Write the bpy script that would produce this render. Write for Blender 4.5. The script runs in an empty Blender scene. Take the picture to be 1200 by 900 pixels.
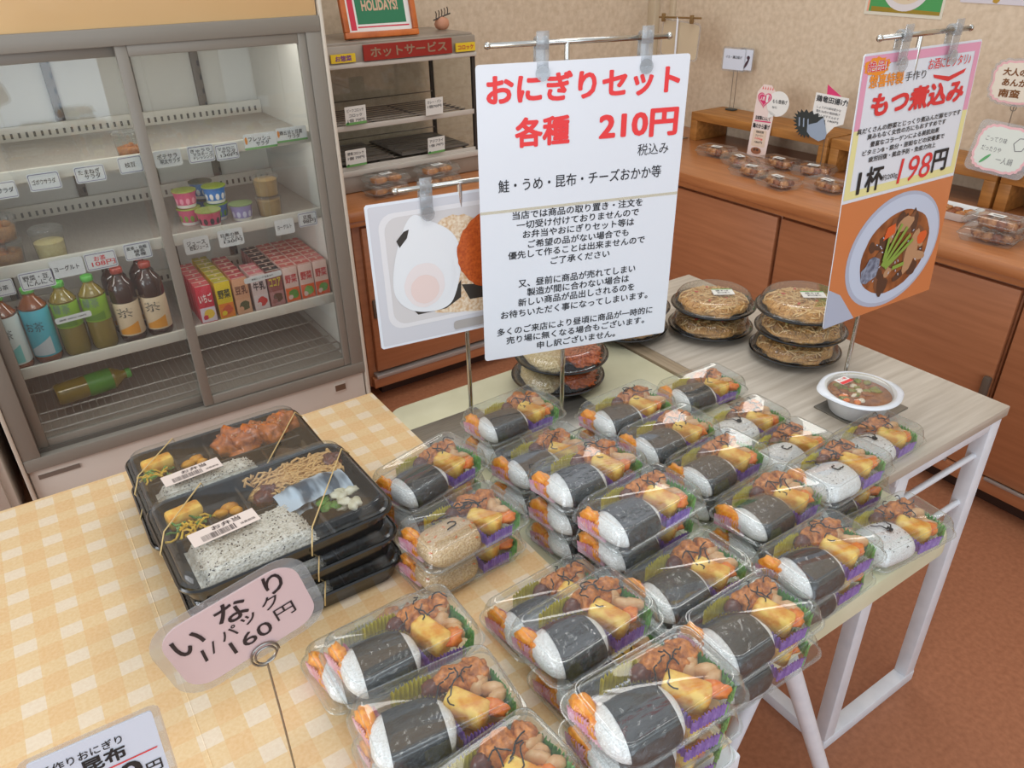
import bpy, bmesh, math, random
from mathutils import Vector, Matrix, noise

R = math.radians
PI = math.pi
sc = bpy.context.scene
C = sc.collection

# ------------------------------------------------------------------ camera
cam_d = bpy.data.cameras.new('camera')
cam_d.sensor_width = 36.0
cam_d.lens = 897.25 / 1200 * 36.0
cam_d.clip_start = 0.02
cam = bpy.data.objects.new('camera', cam_d)
C.objects.link(cam)
_f = Vector((0.47604321, 0.72786054, -0.49356043))
_r = Vector((0.83078454, -0.55626845, -0.01903823))
_u = Vector((0.28840927, 0.40097936, 0.8695031))
CAMZ = 1.37
cam.matrix_world = Matrix(((_r.x, _u.x, -_f.x, 0), (_r.y, _u.y, -_f.y, 0), (_r.z, _u.z, -_f.z, CAMZ), (0, 0, 0, 1)))
sc.camera = cam

# ------------------------------------------------------------------ light
w = bpy.data.worlds.new('World')
sc.world = w
w.use_nodes = True
w.node_tree.nodes['Background'].inputs[0].default_value = (0.90, 0.95, 1.0, 1)
w.node_tree.nodes['Background'].inputs[1].default_value = 0.86


def area(name, loc, target, sx, sy, power, col):
    d = bpy.data.lights.new(name, 'AREA')
    d.shape = 'RECTANGLE'
    d.size, d.size_y, d.energy, d.color = sx, sy, power, col
    o = bpy.data.objects.new(name, d)
    C.objects.link(o)
    o.location = loc
    o.rotation_euler = (Vector(target) - Vector(loc)).to_track_quat('-Z', 'Y').to_euler()
    return o


# daylight through the shop front behind the camera, two panes
for k, x in enumerate((-1.7, 0.25)):
    area('shopfront_daylight', (x, -3.1, 1.25), (x, 0, 1.15), 1.75, 2.1, 20, (0.74, 0.86, 1.0))
# daylight from the side window on the left
area('side_window_daylight', (-3.0, 0.6, 1.5), (0, 0.8, 1.0), 2.4, 1.5, 60, (0.93, 0.96, 1.0))
# two ceiling fixtures
for k, (x, y) in enumerate(((0.3, 0.2), (1.7, 1.5))):
    area('ceiling_lamp_light', (x, y, 2.55), (x, y, 0), 1.3, 0.35, 9, (1.0, 0.97, 0.92))

sc.view_settings.view_transform = 'Standard'
sc.view_settings.look = 'None'
sc.view_settings.gamma = 1.0
sc.view_settings.use_curve_mapping = False
sc.view_settings.exposure = 0.0
sc.cycles.transparent_max_bounces = 40
sc.cycles.max_bounces = 8


# ------------------------------------------------------------------ helpers
def lin(c):
    o = []
    for v in c[:3]:
        v = v / 255.0
        o.append(v / 12.92 if v <= 0.04045 else ((v + 0.055) / 1.055) ** 2.4)
    return (o[0], o[1], o[2], 1.0)


_M = {}


def nt(name):
    m = bpy.data.materials.new(name)
    m.use_nodes = True
    return m, m.node_tree.nodes, m.node_tree.links, m.node_tree.nodes['Principled BSDF']


def mat(name, col, rough=0.5, metal=0.0, coat=0.0, spec=0.5, emit=0):
    if name in _M:
        return _M[name]
    m, n, l, b = nt(name)
    b.inputs['Base Color'].default_value = lin(col)
    b.inputs['Roughness'].default_value = rough
    b.inputs['Metallic'].default_value = metal
    b.inputs['Coat Weight'].default_value = coat
    b.inputs['Coat Roughness'].default_value = 0.12
    b.inputs['Specular IOR Level'].default_value = spec
    if emit:
        b.inputs['Emission Color'].default_value = lin(col)
        b.inputs['Emission Strength'].default_value = emit
    _M[name] = m
    return m


def ramp2(n, l, src, c1, c2, p1=0.35, p2=0.65):
    r = n.new('ShaderNodeValToRGB')
    r.color_ramp.elements[0].position = p1
    r.color_ramp.elements[1].position = p2
    r.color_ramp.elements[0].color = lin(c1)
    r.color_ramp.elements[1].color = lin(c2)
    l.new(src, r.inputs[0])
    return r


def coords(n, l, scale=(1, 1, 1), rot=(0, 0, 0), kind='Object'):
    tc = n.new('ShaderNodeTexCoord')
    mp = n.new('ShaderNodeMapping')
    mp.inputs['Scale'].default_value = scale
    mp.inputs['Rotation'].default_value = rot
    l.new(tc.outputs[kind], mp.inputs[0])
    return mp.outputs[0]


def noisy(name, c1, c2, scale=40, detail=4, p1=0.35, p2=0.65, rough=0.5, bump=0.0, bdist=0.002, coat=0.0, stretch=(1, 1, 1), spec=0.5,
          kind='Object', metal=0.0, film=0.0):
    """two-tone noise material, used for food, wood, plaster, floor"""
    if name in _M:
        return _M[name]
    m, n, l, b = nt(name)
    co = coords(n, l, stretch, kind=kind)
    t = n.new('ShaderNodeTexNoise')
    t.inputs['Scale'].default_value = scale
    t.inputs['Detail'].default_value = detail
    l.new(co, t.inputs['Vector'])
    r = ramp2(n, l, t.outputs[0], c1, c2, p1, p2)
    l.new(r.outputs[0], b.inputs['Base Color'])
    b.inputs['Roughness'].default_value = rough
    b.inputs['Coat Weight'].default_value = coat
    b.inputs['Coat Roughness'].default_value = 0.15
    b.inputs['Specular IOR Level'].default_value = spec
    b.inputs['Metallic'].default_value = metal
    if bump:
        bp = n.new('ShaderNodeBump')
        bp.inputs['Strength'].default_value = bump
        bp.inputs['Distance'].default_value = bdist
        l.new(t.outputs[0], bp.inputs['Height'])
        l.new(bp.outputs[0], b.inputs['Normal'])
    if film:
        wrinkles(n, l, b, film)
    _M[name] = m
    return m


def wrinkles(n, l, b, k):
    """crinkled cling film as the coat of a material"""
    co = coords(n, l, (1.0, 2.2, 1.4), (0.2, 0.1, 0.5))
    t = n.new('ShaderNodeTexNoise')
    t.inputs['Scale'].default_value = 120
    t.inputs['Detail'].default_value = 3
    t.inputs['Distortion'].default_value = 1.2
    l.new(co, t.inputs['Vector'])
    bp = n.new('ShaderNodeBump')
    bp.inputs['Strength'].default_value = k
    bp.inputs['Distance'].default_value = 0.003
    l.new(t.outputs[0], bp.inputs['Height'])
    l.new(bp.outputs[0], b.inputs['Coat Normal'])
    b.inputs['Coat Roughness'].default_value = 0.10


def rice_mat(name, c1, c2, c3, scale=420, coat=0.12):
    """cooked rice under cling film: grains from Voronoi cells"""
    m, n, l, b = nt(name)
    co = coords(n, l, (1, 1.6, 1.2))
    v = n.new('ShaderNodeTexVoronoi')
    v.inputs['Scale'].default_value = scale
    l.new(co, v.inputs['Vector'])
    r = n.new('ShaderNodeValToRGB')
    e = r.color_ramp.elements
    e[0].position, e[0].color = 0.0, lin(c1)
    e[1].position, e[1].color = 0.75, lin(c3)
    k = e.new(0.42)
    k.color = lin(c2)
    l.new(v.outputs['Distance'], r.inputs[0])
    l.new(r.outputs[0], b.inputs['Base Color'])
    bp = n.new('ShaderNodeBump')
    bp.invert = True
    bp.inputs['Strength'].default_value = 0.55
    bp.inputs['Distance'].default_value = 0.0016
    l.new(v.outputs['Distance'], bp.inputs['Height'])
    l.new(bp.outputs[0], b.inputs['Normal'])
    b.inputs['Roughness'].default_value = 0.38
    b.inputs['Coat Weight'].default_value = coat
    b.inputs['Coat Roughness'].default_value = 0.12
    if coat:
        wrinkles(n, l, b, 0.4)
    _M[name] = m
    return m


def clear(name, tint=(250, 252, 252), rough=0.06, base=0.05, edge=0.55, haze=0.03, power=3.0):
    """thin clear plastic or glass sheet: see-through with a reflection that grows at the edges"""
    if name in _M:
        return _M[name]
    m = bpy.data.materials.new(name)
    m.use_nodes = True
    n, l = m.node_tree.nodes, m.node_tree.links
    n.clear()
    out = n.new('ShaderNodeOutputMaterial')
    tr = n.new('ShaderNodeBsdfTransparent')
    tr.inputs[0].default_value = lin(tint)
    gl = n.new('ShaderNodeBsdfGlossy')
    gl.inputs['Roughness'].default_value = rough
    df = n.new('ShaderNodeBsdfDiffuse')
    df.inputs[0].default_value = lin((245, 247, 248))
    lw = n.new('ShaderNodeLayerWeight')
    lw.inputs[0].default_value = 0.5
    pw = n.new('ShaderNodeMath')
    pw.operation = 'POWER'
    pw.inputs[1].default_value = power
    l.new(lw.outputs['Facing'], pw.inputs[0])
    ma = n.new('ShaderNodeMath')
    ma.operation = 'MULTIPLY_ADD'
    ma.inputs[1].default_value = edge
    ma.inputs[2].default_value = base
    l.new(pw.outputs[0], ma.inputs[0])
    m1 = n.new('ShaderNodeMixShader')
    l.new(ma.outputs[0], m1.inputs[0])
    l.new(tr.outputs[0], m1.inputs[1])
    l.new(gl.outputs[0], m1.inputs[2])
    m2 = n.new('ShaderNodeMixShader')
    m2.inputs[0].default_value = haze
    l.new(m1.outputs[0], m2.inputs[1])
    l.new(df.outputs[0], m2.inputs[2])
    l.new(m2.outputs[0], out.inputs[0])
    _M[name] = m
    return m


_boxcache = {}


class MB:
    """collects shapes and links them as one mesh object"""

    def __init__(s):
        s.v, s.f, s.m, s.sm = [], [], [], []
        s.soft = False

    def add(s, vs, fs, mi=0, M=None, smooth=True):
        o = len(s.v)
        s.v += [(M @ Vector(p)) if M is not None else Vector(p) for p in vs]
        for f in fs:
            s.f.append([o + i for i in f])
            s.m.append(mi)
            s.sm.append(smooth)
        return s

    def box(s, c, d, mi=0, bev=0.0, rot=None, seg=2):
        key = (tuple(round(x, 5) for x in d), round(bev, 5), seg)
        if key not in _boxcache:
            bm = bmesh.new()
            bmesh.ops.create_cube(bm, size=1.0)
            for v in bm.verts:
                v.co = Vector((v.co.x * d[0], v.co.y * d[1], v.co.z * d[2]))
            if bev > 0:
                bmesh.ops.bevel(bm, geom=list(bm.edges), offset=min(bev, min(d) * 0.49), segments=seg, profile=0.5, affect='EDGES')
            bm.verts.index_update()
            _boxcache[key] = ([v.co.copy() for v in bm.verts], [[v.index for v in f.verts] for f in bm.faces])
            bm.free()
        vs, fs = _boxcache[key]
        M = Matrix.Translation(c)
        if rot is not None:
            M = M @ (rot if isinstance(rot, Matrix) else Matrix.Rotation(rot, 4, 'Z'))
        return s.add(vs, fs, mi, M, bev > 0)

    def bb(s, x0, x1, y0, y1, z0, z1, mi=0, bev=0.0):
        return s.box(((x0 + x1) / 2, (y0 + y1) / 2, (z0 + z1) / 2), (x1 - x0, y1 - y0, z1 - z0), mi, bev)

    def loft(s, rings, mi=0, cap0=False, cap1=False, closed=True):
        n = len(rings[0])
        vs = [p for r in rings for p in r]
        fs = []
        for i in range(len(rings) - 1):
            for j in range(n if closed else n - 1):
                k = (j + 1) % n
                fs.append([i * n + j, i * n + k, (i + 1) * n + k, (i + 1) * n + j])
        if cap0:
            fs.append(list(range(n))[::-1])
        if cap1:
            fs.append([(len(rings) - 1) * n + j for j in range(n)])
        return s.add(vs, fs, mi)

    def lathe(s, prof, n=32, mi=0, c=(0, 0, 0), sx=1.0, sy=1.0, flute=0.0, nf=0, cap0=False, cap1=False, fl=None):
        rings = []
        for q, (r, z) in enumerate(prof):
            ring = []
            for j in range(n):
                a = 2 * PI * j / n
                rr = r
                if flute and (fl is None or q in fl):
                    rr = r + flute * math.cos(nf * a)
                ring.append(Vector((c[0] + rr * math.cos(a) * sx, c[1] + rr * math.sin(a) * sy, c[2] + z)))
            rings.append(ring)
        return s.loft(rings, mi, cap0, cap1)

    def tube(s, pts, r, n=8, mi=0, closed=False, caps=True):
        P = [Vector(p) for p in pts]
        k = len(P)
        rings = []
        up = None
        for i in range(k):
            if closed:
                t = (P[(i + 1) % k] - P[i - 1]).normalized()
            else:
                t = (P[min(i + 1, k - 1)] - P[max(i - 1, 0)]).normalized()
            if up is None:
                up = Vector((0, 0, 1)) if abs(t.z) < 0.9 else Vector((1, 0, 0))
            a = t.cross(up)
            if a.length < 1e-6:
                a = t.orthogonal()
            a.normalize()
            b = t.cross(a).normalized()
            up = -b if False else up - t * up.dot(t)
            if up.length < 1e-6:
                up = b.copy()
            rr = r[i] if isinstance(r, (list, tuple)) else r
            rings.append([P[i] + (a * math.cos(2 * PI * j / n) + b * math.sin(2 * PI * j / n)) * rr for j in range(n)])
        if closed:
            rings.append(rings[0])
            return s.loft(rings, mi)
        return s.loft(rings, mi, caps, caps)

    def blob(s, c, rad, amp=0.2, freq=2.0, seed=0, sub=3, mi=0, rot=None, flat=None):
        vs, fs = ico(sub)
        s.soft = True
        out = []
        M = Matrix.Translation(c)
        if rot is not None:
            M = M @ (rot if isinstance(rot, Matrix) else Matrix.Rotation(rot, 4, 'Z'))
        off = Vector((seed * 7.31, seed * 3.17, seed * 1.73))
        for p in vs:
            d = 1 + amp * noise.noise(p * freq + off) + amp * 0.5 * noise.noise(p * freq * 2.6 + off)
            q = p * d
            if flat is not None and q.z < -flat:
                q.z = -flat
            out.append(Vector((q.x * rad[0], q.y * rad[1], q.z * rad[2])))
        return s.add(out, fs, mi, M)

    def prism(s, poly, y0, y1, mi=0, M=None, mib=None):
        """polygon in local x,z extruded along y (front at y0)"""
        n = len(poly)
        vs = [Vector((x, y0, z)) for x, z in poly] + [Vector((x, y1, z)) for x, z in poly]
        s.add(vs, [list(range(n))], mi, M, False)
        s.add(vs, [[n + i for i in range(n)][::-1]], mi if mib is None else mib, M, False)
        s.add(vs, [[(i + 1) % n, i, n + i, n + (i + 1) % n] for i in range(n)], mi if mib is None else mib, M, False)
        return s

    def flat(s, poly, y, mi=0, M=None):
        n = len(poly)
        # orient to face -y
        a = sum(poly[i][0] * poly[(i + 1) % n][1] - poly[(i + 1) % n][0] * poly[i][1] for i in range(n))
        idx = list(range(n)) if a > 0 else list(range(n))[::-1]
        return s.add([Vector((x, y, z)) for x, z in poly], [idx], mi, M, False)

    def text(s, body, x0, x1, zc, h, y=-0.0008, mi=0, bold=0.0, M=None, fitw=True, shear=0.0, tilt=0.0):
        vs, fs, (ax, bx, ay, by) = text_mesh(body)
        if bold:  # heavier strokes: the same glyphs overprinted with small shifts
            v2, f2 = [], []
            sh = [(1, 1), (-1, 1), (1, -1), (-1, -1)] + ([(1.3, 0), (-1.3, 0), (0, 1.3), (0, -1.3)] if bold > 0.015 else [])
            for q, (dx_, dy_) in enumerate(sh):
                f2 += [[i + len(v2) for i in f] for f in fs]
                v2 += [Vector((v.x + dx_ * bold, v.y + dy_ * bold, q * 0.00002)) for v in vs]
            vs, fs = v2, f2
            ax, bx, ay, by = ax - bold, bx + bold, ay - bold, by + bold
        wd, hd = bx - ax, by - ay
        sx = (x1 - x0) / wd
        sz = h / hd
        if not fitw:
            sx = sz
        out = []
        for p in vs:
            zz = (p.y - (ay + by) / 2) * sz
            xx = (p.x - (ax + bx) / 2) * sx
            out.append(Vector(((x0 + x1) / 2 + xx + shear * zz, y - p.z, zc + zz + tilt * xx)))
        return s.add(out, fs, mi, M, False)

    def build(s, name, mats, parent=None, angle=40, smooth=True):
        me = bpy.data.meshes.new(name)
        me.from_pydata([tuple(p) for p in s.v], [], s.f)
        for m in (mats if isinstance(mats, (list, tuple)) else [mats]):
            me.materials.append(m)
        me.polygons.foreach_set('material_index', s.m)
        me.polygons.foreach_set('use_smooth', [bool(x and smooth) for x in s.sm])
        me.update()
        if smooth:
            me.set_sharp_from_angle(angle=R(150 if s.soft else angle))
        o = bpy.data.objects.new(name, me)
        C.objects.link(o)
        if parent is not None:
            o.parent = parent
        return o


_ico = {}


def ico(sub):
    if sub not in _ico:
        bm = bmesh.new()
        bmesh.ops.create_icosphere(bm, subdivisions=sub, radius=1.0)
        bm.verts.index_update()
        _ico[sub] = ([v.co.copy() for v in bm.verts], [[v.index for v in f.verts] for f in bm.faces])
        bm.free()
    return _ico[sub]


_txt = {}


def text_mesh(body):
    k = body
    if k not in _txt:
        cu = bpy.data.curves.new('lettering', 'FONT')
        cu.body = body
        cu.resolution_u = 3
        o = bpy.data.objects.new('lettering', cu)
        C.objects.link(o)
        dg = bpy.context.evaluated_depsgraph_get()
        me = bpy.data.meshes.new_from_object(o.evaluated_get(dg))
        vs = [v.co.copy() for v in me.vertices]
        fs = [list(p.vertices) for p in me.polygons]
        bpy.data.objects.remove(o)
        bpy.data.curves.remove(cu)
        bpy.data.meshes.remove(me)
        bx = (min(v.x for v in vs), max(v.x for v in vs), min(v.y for v in vs), max(v.y for v in vs))
        _txt[k] = (vs, fs, bx)
    return _txt[k]


def rrect(L, W, r, z=0.0, n=6, m=8, flute=0.0, cx=0.0, cy=0.0):
    """rounded rectangle ring, n points per corner, m along each side, with optional fluting"""
    r = min(r, L / 2 - 1e-5, W / 2 - 1e-5)
    pts = []
    cs = [(L / 2 - r, W / 2 - r, 0), (-L / 2 + r, W / 2 - r, 90), (-L / 2 + r, -W / 2 + r, 180), (L / 2 - r, -W / 2 + r, 270)]
    for i, (x, y, a0) in enumerate(cs):
        for k in range(n):
            a = R(a0 + 90.0 * k / (n - 1))
            pts.append((x + r * math.cos(a), y + r * math.sin(a), math.cos(a), math.sin(a)))
        x2, y2, a2 = cs[(i + 1) % 4]
        an = R(a0 + 90)
        p0 = (x + r * math.cos(an), y + r * math.sin(an))
        p1 = (x2 + r * math.cos(R(a2)), y2 + r * math.sin(R(a2)))
        for k in range(1, m):
            t = k / m
            pts.append((p0[0] + (p1[0] - p0[0]) * t, p0[1] + (p1[1] - p0[1]) * t, math.cos(an), math.sin(an)))
    out = []
    for i, (x, y, nx, ny) in enumerate(pts):
        f = flute if i % 2 else -flute
        out.append(Vector((cx + x + nx * f, cy + y + ny * f, z)))
    return out


def rpoly(L, W, r, n=5, cx=0, cz=0):
    return [(p.x + cx, p.y + cz) for p in rrect(L, W, r, 0, n, 1)]


def ell(cx, cz, a, b, n=28, rot=0.0, wob=0.0, seed=0, freq=3.0):
    o = []
    for i in range(n):
        t = 2 * PI * i / n
        k = 1 + wob * noise.noise(Vector((math.cos(t) * freq, math.sin(t) * freq, seed * 5.3)))
        x, z = a * k * math.cos(t), b * k * math.sin(t)
        o.append((cx + x * math.cos(rot) - z * math.sin(rot), cz + x * math.sin(rot) + z * math.cos(rot)))
    return o


def smooth(poly, n=3):
    for _ in range(n):
        o = []
        for (a, b) in zip(poly, poly[1:] + poly[:1]):
            o += [(a[0] * 0.75 + b[0] * 0.25, a[1] * 0.75 + b[1] * 0.25), (a[0] * 0.25 + b[0] * 0.75, a[1] * 0.25 + b[1] * 0.75)]
        poly = o
    return poly


def tag(o, label, cat, group=None, kind=None):
    o['label'] = label
    o['category'] = cat
    if group:
        o['group'] = group
    if kind:
        o['kind'] = kind
    return o


def thing(name, label, cat, loc=(0, 0, 0), rot=0.0, group=None):
    o = bpy.data.objects.new(name, None)
    C.objects.link(o)
    o.empty_display_size = 0.05
    o.location = loc
    if isinstance(rot, Matrix):
        o.matrix_world = Matrix.Translation(loc) @ rot
    else:
        o.rotation_euler = (0, 0, rot)
    return tag(o, label, cat, group)


def struct(name, mb, mats, **k):
    o = mb.build(name, mats, **k)
    o['kind'] = 'structure'
    return o


def kids(o):
    return [c for c in C.objects if c.parent == o]


_used = set()


def place(proto, loc, rot, label, group=None, cat=None):
    """first call moves the prototype itself, later calls copy it with its parts and sub-parts"""
    if proto.name not in _used:
        _used.add(proto.name)
        r = proto
    else:
        r = proto.copy()
        C.objects.link(r)
        for ch in list(proto.children):
            c = ch.copy()
            C.objects.link(c)
            c.parent = r
            for g in ch.children:
                d = g.copy()
                C.objects.link(d)
                d.parent = c
    r.location = loc
    r.rotation_euler = (0, 0, rot) if not isinstance(rot, Matrix) else rot.to_euler()
    r['label'] = label
    if group:
        r['group'] = group
    if cat:
        r['category'] = cat
    return r


def face_rot(yaw, pitch=0.0, roll=0.0):
    return Matrix.Rotation(yaw, 4, 'Z') @ Matrix.Rotation(pitch, 4, 'X') @ Matrix.Rotation(-roll, 4, 'Y')


# ------------------------------------------------------------------ common materials
def build_wood(name, c1, c2, axis, scale=6.0, rough=0.42, stretch=14.0, coat=0.0):
    st = [stretch, stretch, stretch]
    st[axis] = 0.8
    return noisy(name, c1, c2, scale, 5, 0.3, 0.72, rough, 0.04, 0.001, coat, tuple(st))


WHITE = mat('white_paper', (224, 228, 235), 0.35, coat=0.25)
PAPER = mat('plain_paper', (230, 228, 222), 0.6)
INK = mat('black_ink', (28, 28, 32), 0.5)
RED = mat('red_ink', (226, 60, 62), 0.5)
GREY_INK = mat('grey_ink', (110, 108, 110), 0.5)
CHROME = mat('chrome', (200, 198, 192), 0.18, metal=1.0)
STEEL = mat('brushed_steel', (150, 146, 140), 0.3, metal=1.0)
PLATE = noisy('sign_base_steel', (136, 132, 124), (152, 148, 140), 20, 2, rough=0.35, metal=0.7, stretch=(1, 30, 1))
LID = clear('clear_lid', rough=0.045, base=0.05, edge=0.60, haze=0.02, power=2.2)
FILM = clear('cling_film', (252, 252, 253), 0.09, 0.035, 0.18, 0.008, 2.5)
TRAYC = clear('clear_tray', rough=0.12, base=0.03, edge=0.3, haze=0.05)
GLASS = clear('showcase_glass', (247, 249, 248), 0.012, 0.05, 0.75, 0.015, 4.0)
CLIP = clear('clear_clip', (225, 228, 230), 0.15, 0.12, 0.6, 0.14)
LAMI = clear('laminate_film', (240, 240, 240), 0.1, 0.08, 0.3, 0.12)
BLACKP = mat('black_plastic', (16, 16, 17), 0.2, coat=0.4)
WHITEM = noisy('white_paint_metal', (222, 226, 232), (230, 233, 238), 30, 2, rough=0.4)

# ------------------------------------------------------------------ the room
WALL = noisy('textured_wallpaper', (198, 178, 152), (216, 198, 174), 55, 8, 0.3, 0.72, 0.85, 0.25, 0.003)
FLOOR = noisy('red_brown_floor', (156, 99, 68), (178, 118, 84), 90, 8, 0.3, 0.75, 0.55, 0.02)
struct('floor', MB().bb(-4, 2.6, -4.2, 2.8, -0.1, 0.0), FLOOR)
struct('wall_back', MB().bb(-4, 2.66, 2.70, 2.8, 0, 2.7), WALL)
struct('wall_right', MB().bb(2.53, 2.66, -4.2, 2.70, 0, 2.7), WALL)
PIPE = mat('beige_trim', (204, 188, 160), 0.5)
struct('trim_1', MB().bb(2.50, 2.53, 2.655, 2.70, 0.70, 2.7, 0, 0.003).bb(2.515, 2.53, 2.56, 2.585, 0.70, 2.7, 0, 0.003), PIPE)

# ------------------------------------------------------------------ wooden counters
CWX = build_wood('counter_wood_along_x', (160, 101, 66), (175, 114, 76), 0, 5)
CWY = build_wood('counter_wood_along_y', (160, 101, 66), (175, 114, 76), 1, 5)
CTX = build_wood('worktop_wood_along_x', (166, 104, 62), (188, 124, 78), 0, 5, 0.3, coat=0.15)
CTY = build_wood('worktop_wood_along_y', (166, 104, 62), (188, 124, 78), 1, 5, 0.3, coat=0.15)
DARKW = mat('dark_kick', (58, 34, 22), 0.6)
ALU = mat('aluminium_track', (180, 178, 174), 0.35, metal=0.6)
ZC = 0.69


def worktop(name, label, x0, x1, y0, y1, m, cut):
    b = MB()
    b.bb(x0, x1, y0, y1, ZC - 0.036, ZC, 0, 0.010)
    b.bb(x0 + (0.012 if cut == 'x' else 0), x1, y0 + (0.012 if cut == 'y' else 0), y1, ZC - 0.052, ZC - 0.035, 0, 0.002)
    return tag(b.build(name, m), label, 'counter')


worktop('worktop', 'long wooden worktop along the right wall holding fried food packs', 1.955, 2.528, -0.6, 2.698, CTY, 'x')
worktop('worktop', 'wooden worktop by the white showcase holding the glass hot case', 0.83, 1.950, 2.155, 2.698, CTX, 'y')


def cabinet_right(y0, y1, label, handle_y=None, note=False):
    t = thing('counter_cabinet', label, 'cabinet', (1.98, (y0 + y1) / 2, 0), 0)
    d = (y1 - y0) / 2
    MB().bb(0.02, 0.54, -d, d, 0.06, ZC - 0.053, 0, 0.002).build('body', CWY, t)
    MB().bb(0.05, 0.54, -d, d, 0.0, 0.06).build('kick_board', DARKW, t)
    MB().bb(0.0, 0.02, -d + 0.004, d - 0.004, 0.105, ZC - 0.065, 0, 0.003).build('sliding_door', CWY, t)
    MB().bb(-0.006, 0.02, -d + 0.001, d - 0.001, 0.062, 0.10, 0, 0.002).build('bottom_rail', CWY, t)
    MB().bb(-0.010, -0.002, -d + 0.05, d - 0.05, 0.098, 0.106, 0, 0.001).build('track', ALU, t)
    if handle_y is not None:
        h = MB().bb(-0.016, 0.0, -0.010, 0.010, 0.30, 0.385, 0, 0.005)
        h.bb(-0.018, -0.012, -0.006, 0.006, 0.305, 0.318, 1, 0.002)
        o = h.build('handle', [mat('handle_brown', (96, 82, 70), 0.4), CHROME], t)
        o.location.y = handle_y
    if note:
        s = MB().bb(-0.002, 0.0, -0.055, 0.055, -0.011, 0.011)
        s.text('お弁当・容器', -0.045, 0.045, 0, 0.012, 0, 1, M=Matrix.Translation((-0.003, 0, 0)) @ Matrix.Rotation(-PI / 2, 4, 'Z'))
        o = s.build('paper_label', [PAPER, GREY_INK], t)
        o.location = (0, d * 0.0 - 0.3 + 0.34, 0.607)
    return t


cabinet_right(1.485, 2.15, 'counter cabinet in the far corner behind the large white sign')
cabinet_right(0.752, 1.478, 'counter cabinet behind the white table, with the brown door handle', -0.351)
cabinet_right(0.02, 0.745, 'counter cabinet at the right edge with the white paper label', None, True)
t = thing('counter_cabinet', 'wooden cabinet under the hot case beside the white showcase', 'cabinet', (1.41, 2.18, 0))
MB().bb(-0.555, 0.53, 0.02, 0.5, 0.06, ZC - 0.053, 0, 0.002).build('body', CWX, t)
MB().bb(-0.50, 0.53, 0.06, 0.5, 0, 0.06).build('kick_board', DARKW, t)
for a, b_ in ((-0.53, -0.01), (0.0, 0.52)):
    dr = MB().bb(a, b_, 0.0, 0.02, 0.12, ZC - 0.065, 0, 0.003).build('sliding_door', CWX, t)
h = MB().bb(-0.524, -0.508, -0.012, 0.0, 0.32, 0.385, 0, 0.004)
h.build('handle', mat('handle_brown', (96, 82, 70), 0.4), t)
MB().bb(-0.54, 0.52, -0.012, 0.02, 0.098, 0.112, 0, 0.001).build('track', ALU, t)
MB().bb(-0.55, 0.53, -0.006, 0.02, 0.062, 0.098, 0, 0.002).build('bottom_rail', CWX, t)

# ------------------------------------------------------------------ refrigerated showcase
FX0, FX1, FY0, FY1 = -0.178, 0.80, 2.08, 2.685
CASE = noisy('showcase_white_paint', (206, 196, 184), (210, 200, 189), 8, 2, rough=0.42)
CASED = mat('showcase_edge', (200, 190, 178), 0.4)
FRAME = mat('showcase_frame_alu', (136, 130, 120), 0.42, metal=0.1)
FRAMED = mat('showcase_frame_dark', (98, 92, 85), 0.45, metal=0.1)
HEAD = mat('showcase_header_tan', (216, 180, 130), 0.16, coat=0.6)
INNER = mat('showcase_inner', (216, 213, 206), 0.5)
RAILM = mat('shelf_rail_white', (214, 208, 196), 0.4)
SHELF = noisy('shelf_grey_plate', (158, 150, 140), (174, 166, 156), 30, 3, rough=0.45, stretch=(20, 1, 1))
WIRE = mat('wire_grey', (176, 170, 162), 0.35, metal=0.5)

t = thing('refrigerated_showcase', 'tall white refrigerated showcase with two sliding glass doors and drinks', 'fridge', (0, 0, 0))
b = MB()
b.bb(FX0, FX1, FY0 + 0.012, FY1, 0.02, 0.20, 0, 0.004)
b.bb(FX0, FX0 + 0.035, FY0 + 0.012, FY1, 0.2, 1.75, 0, 0.003)
b.bb(FX1 - 0.035, FX1, FY0 + 0.012, FY1, 0.2, 1.75, 0, 0.003)
b.bb(FX0 + 0.034, FX1 - 0.034, FY1 - 0.05, FY1, 0.2, 1.7, 2)
b.bb(FX0 + 0.034, FX1 - 0.034, FY0 + 0.05, FY1 - 0.05, 1.235, 1.70, 2)
b.bb(FX0, FX1, FY0 + 0.012, FY1, 1.70, 1.75, 0, 0.004)
b.bb(FX0 + 0.034, FX1 - 0.034, FY0 + 0.05, FY1 - 0.05, 0.195, 0.225, 3)
b.bb(FX0 + 0.035, FX0 + 0.038, FY0 + 0.05, FY1 - 0.05, 0.2, 1.24, 2)
b.bb(FX1 - 0.038, FX1 - 0.035, FY0 + 0.05, FY1 - 0.05, 0.2, 1.24, 2)
b.build('body', [CASE, CASED, INNER, SHELF], t)
MB().bb(FX0 + 0.012, FX1 - 0.012, FY0 - 0.004, FY0 + 0.02, 1.232, 1.69, 0, 0.004).build('header_panel', HEAD, t)
MB().bb(FX0 + 0.012, FX1 - 0.012, FY0, FY0 + 0.02, 0.035, 0.198, 0, 0.003).build('kick_panel', CASE, t)
for xx in (FX1 - 0.004, FX0 + 0.004):
    MB().bb(xx - 0.005, xx + 0.005, FY0 - 0.014, FY0 + 0.02, 0.02, 1.75, 0, 0.003).build('edge_strip', mat('edge_strip_pale', (206, 196, 180), 0.35), t)
b = MB()
b.bb(FX0 + 0.01, FX1 - 0.01, FY0 - 0.012, FY0 + 0.06, 1.196, 1.234, 0, 0.002)
b.bb(FX0 + 0.01, FX1 - 0.01, FY0 - 0.012, FY0 + 0.06, 0.200, 0.236, 0, 0.002)
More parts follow.
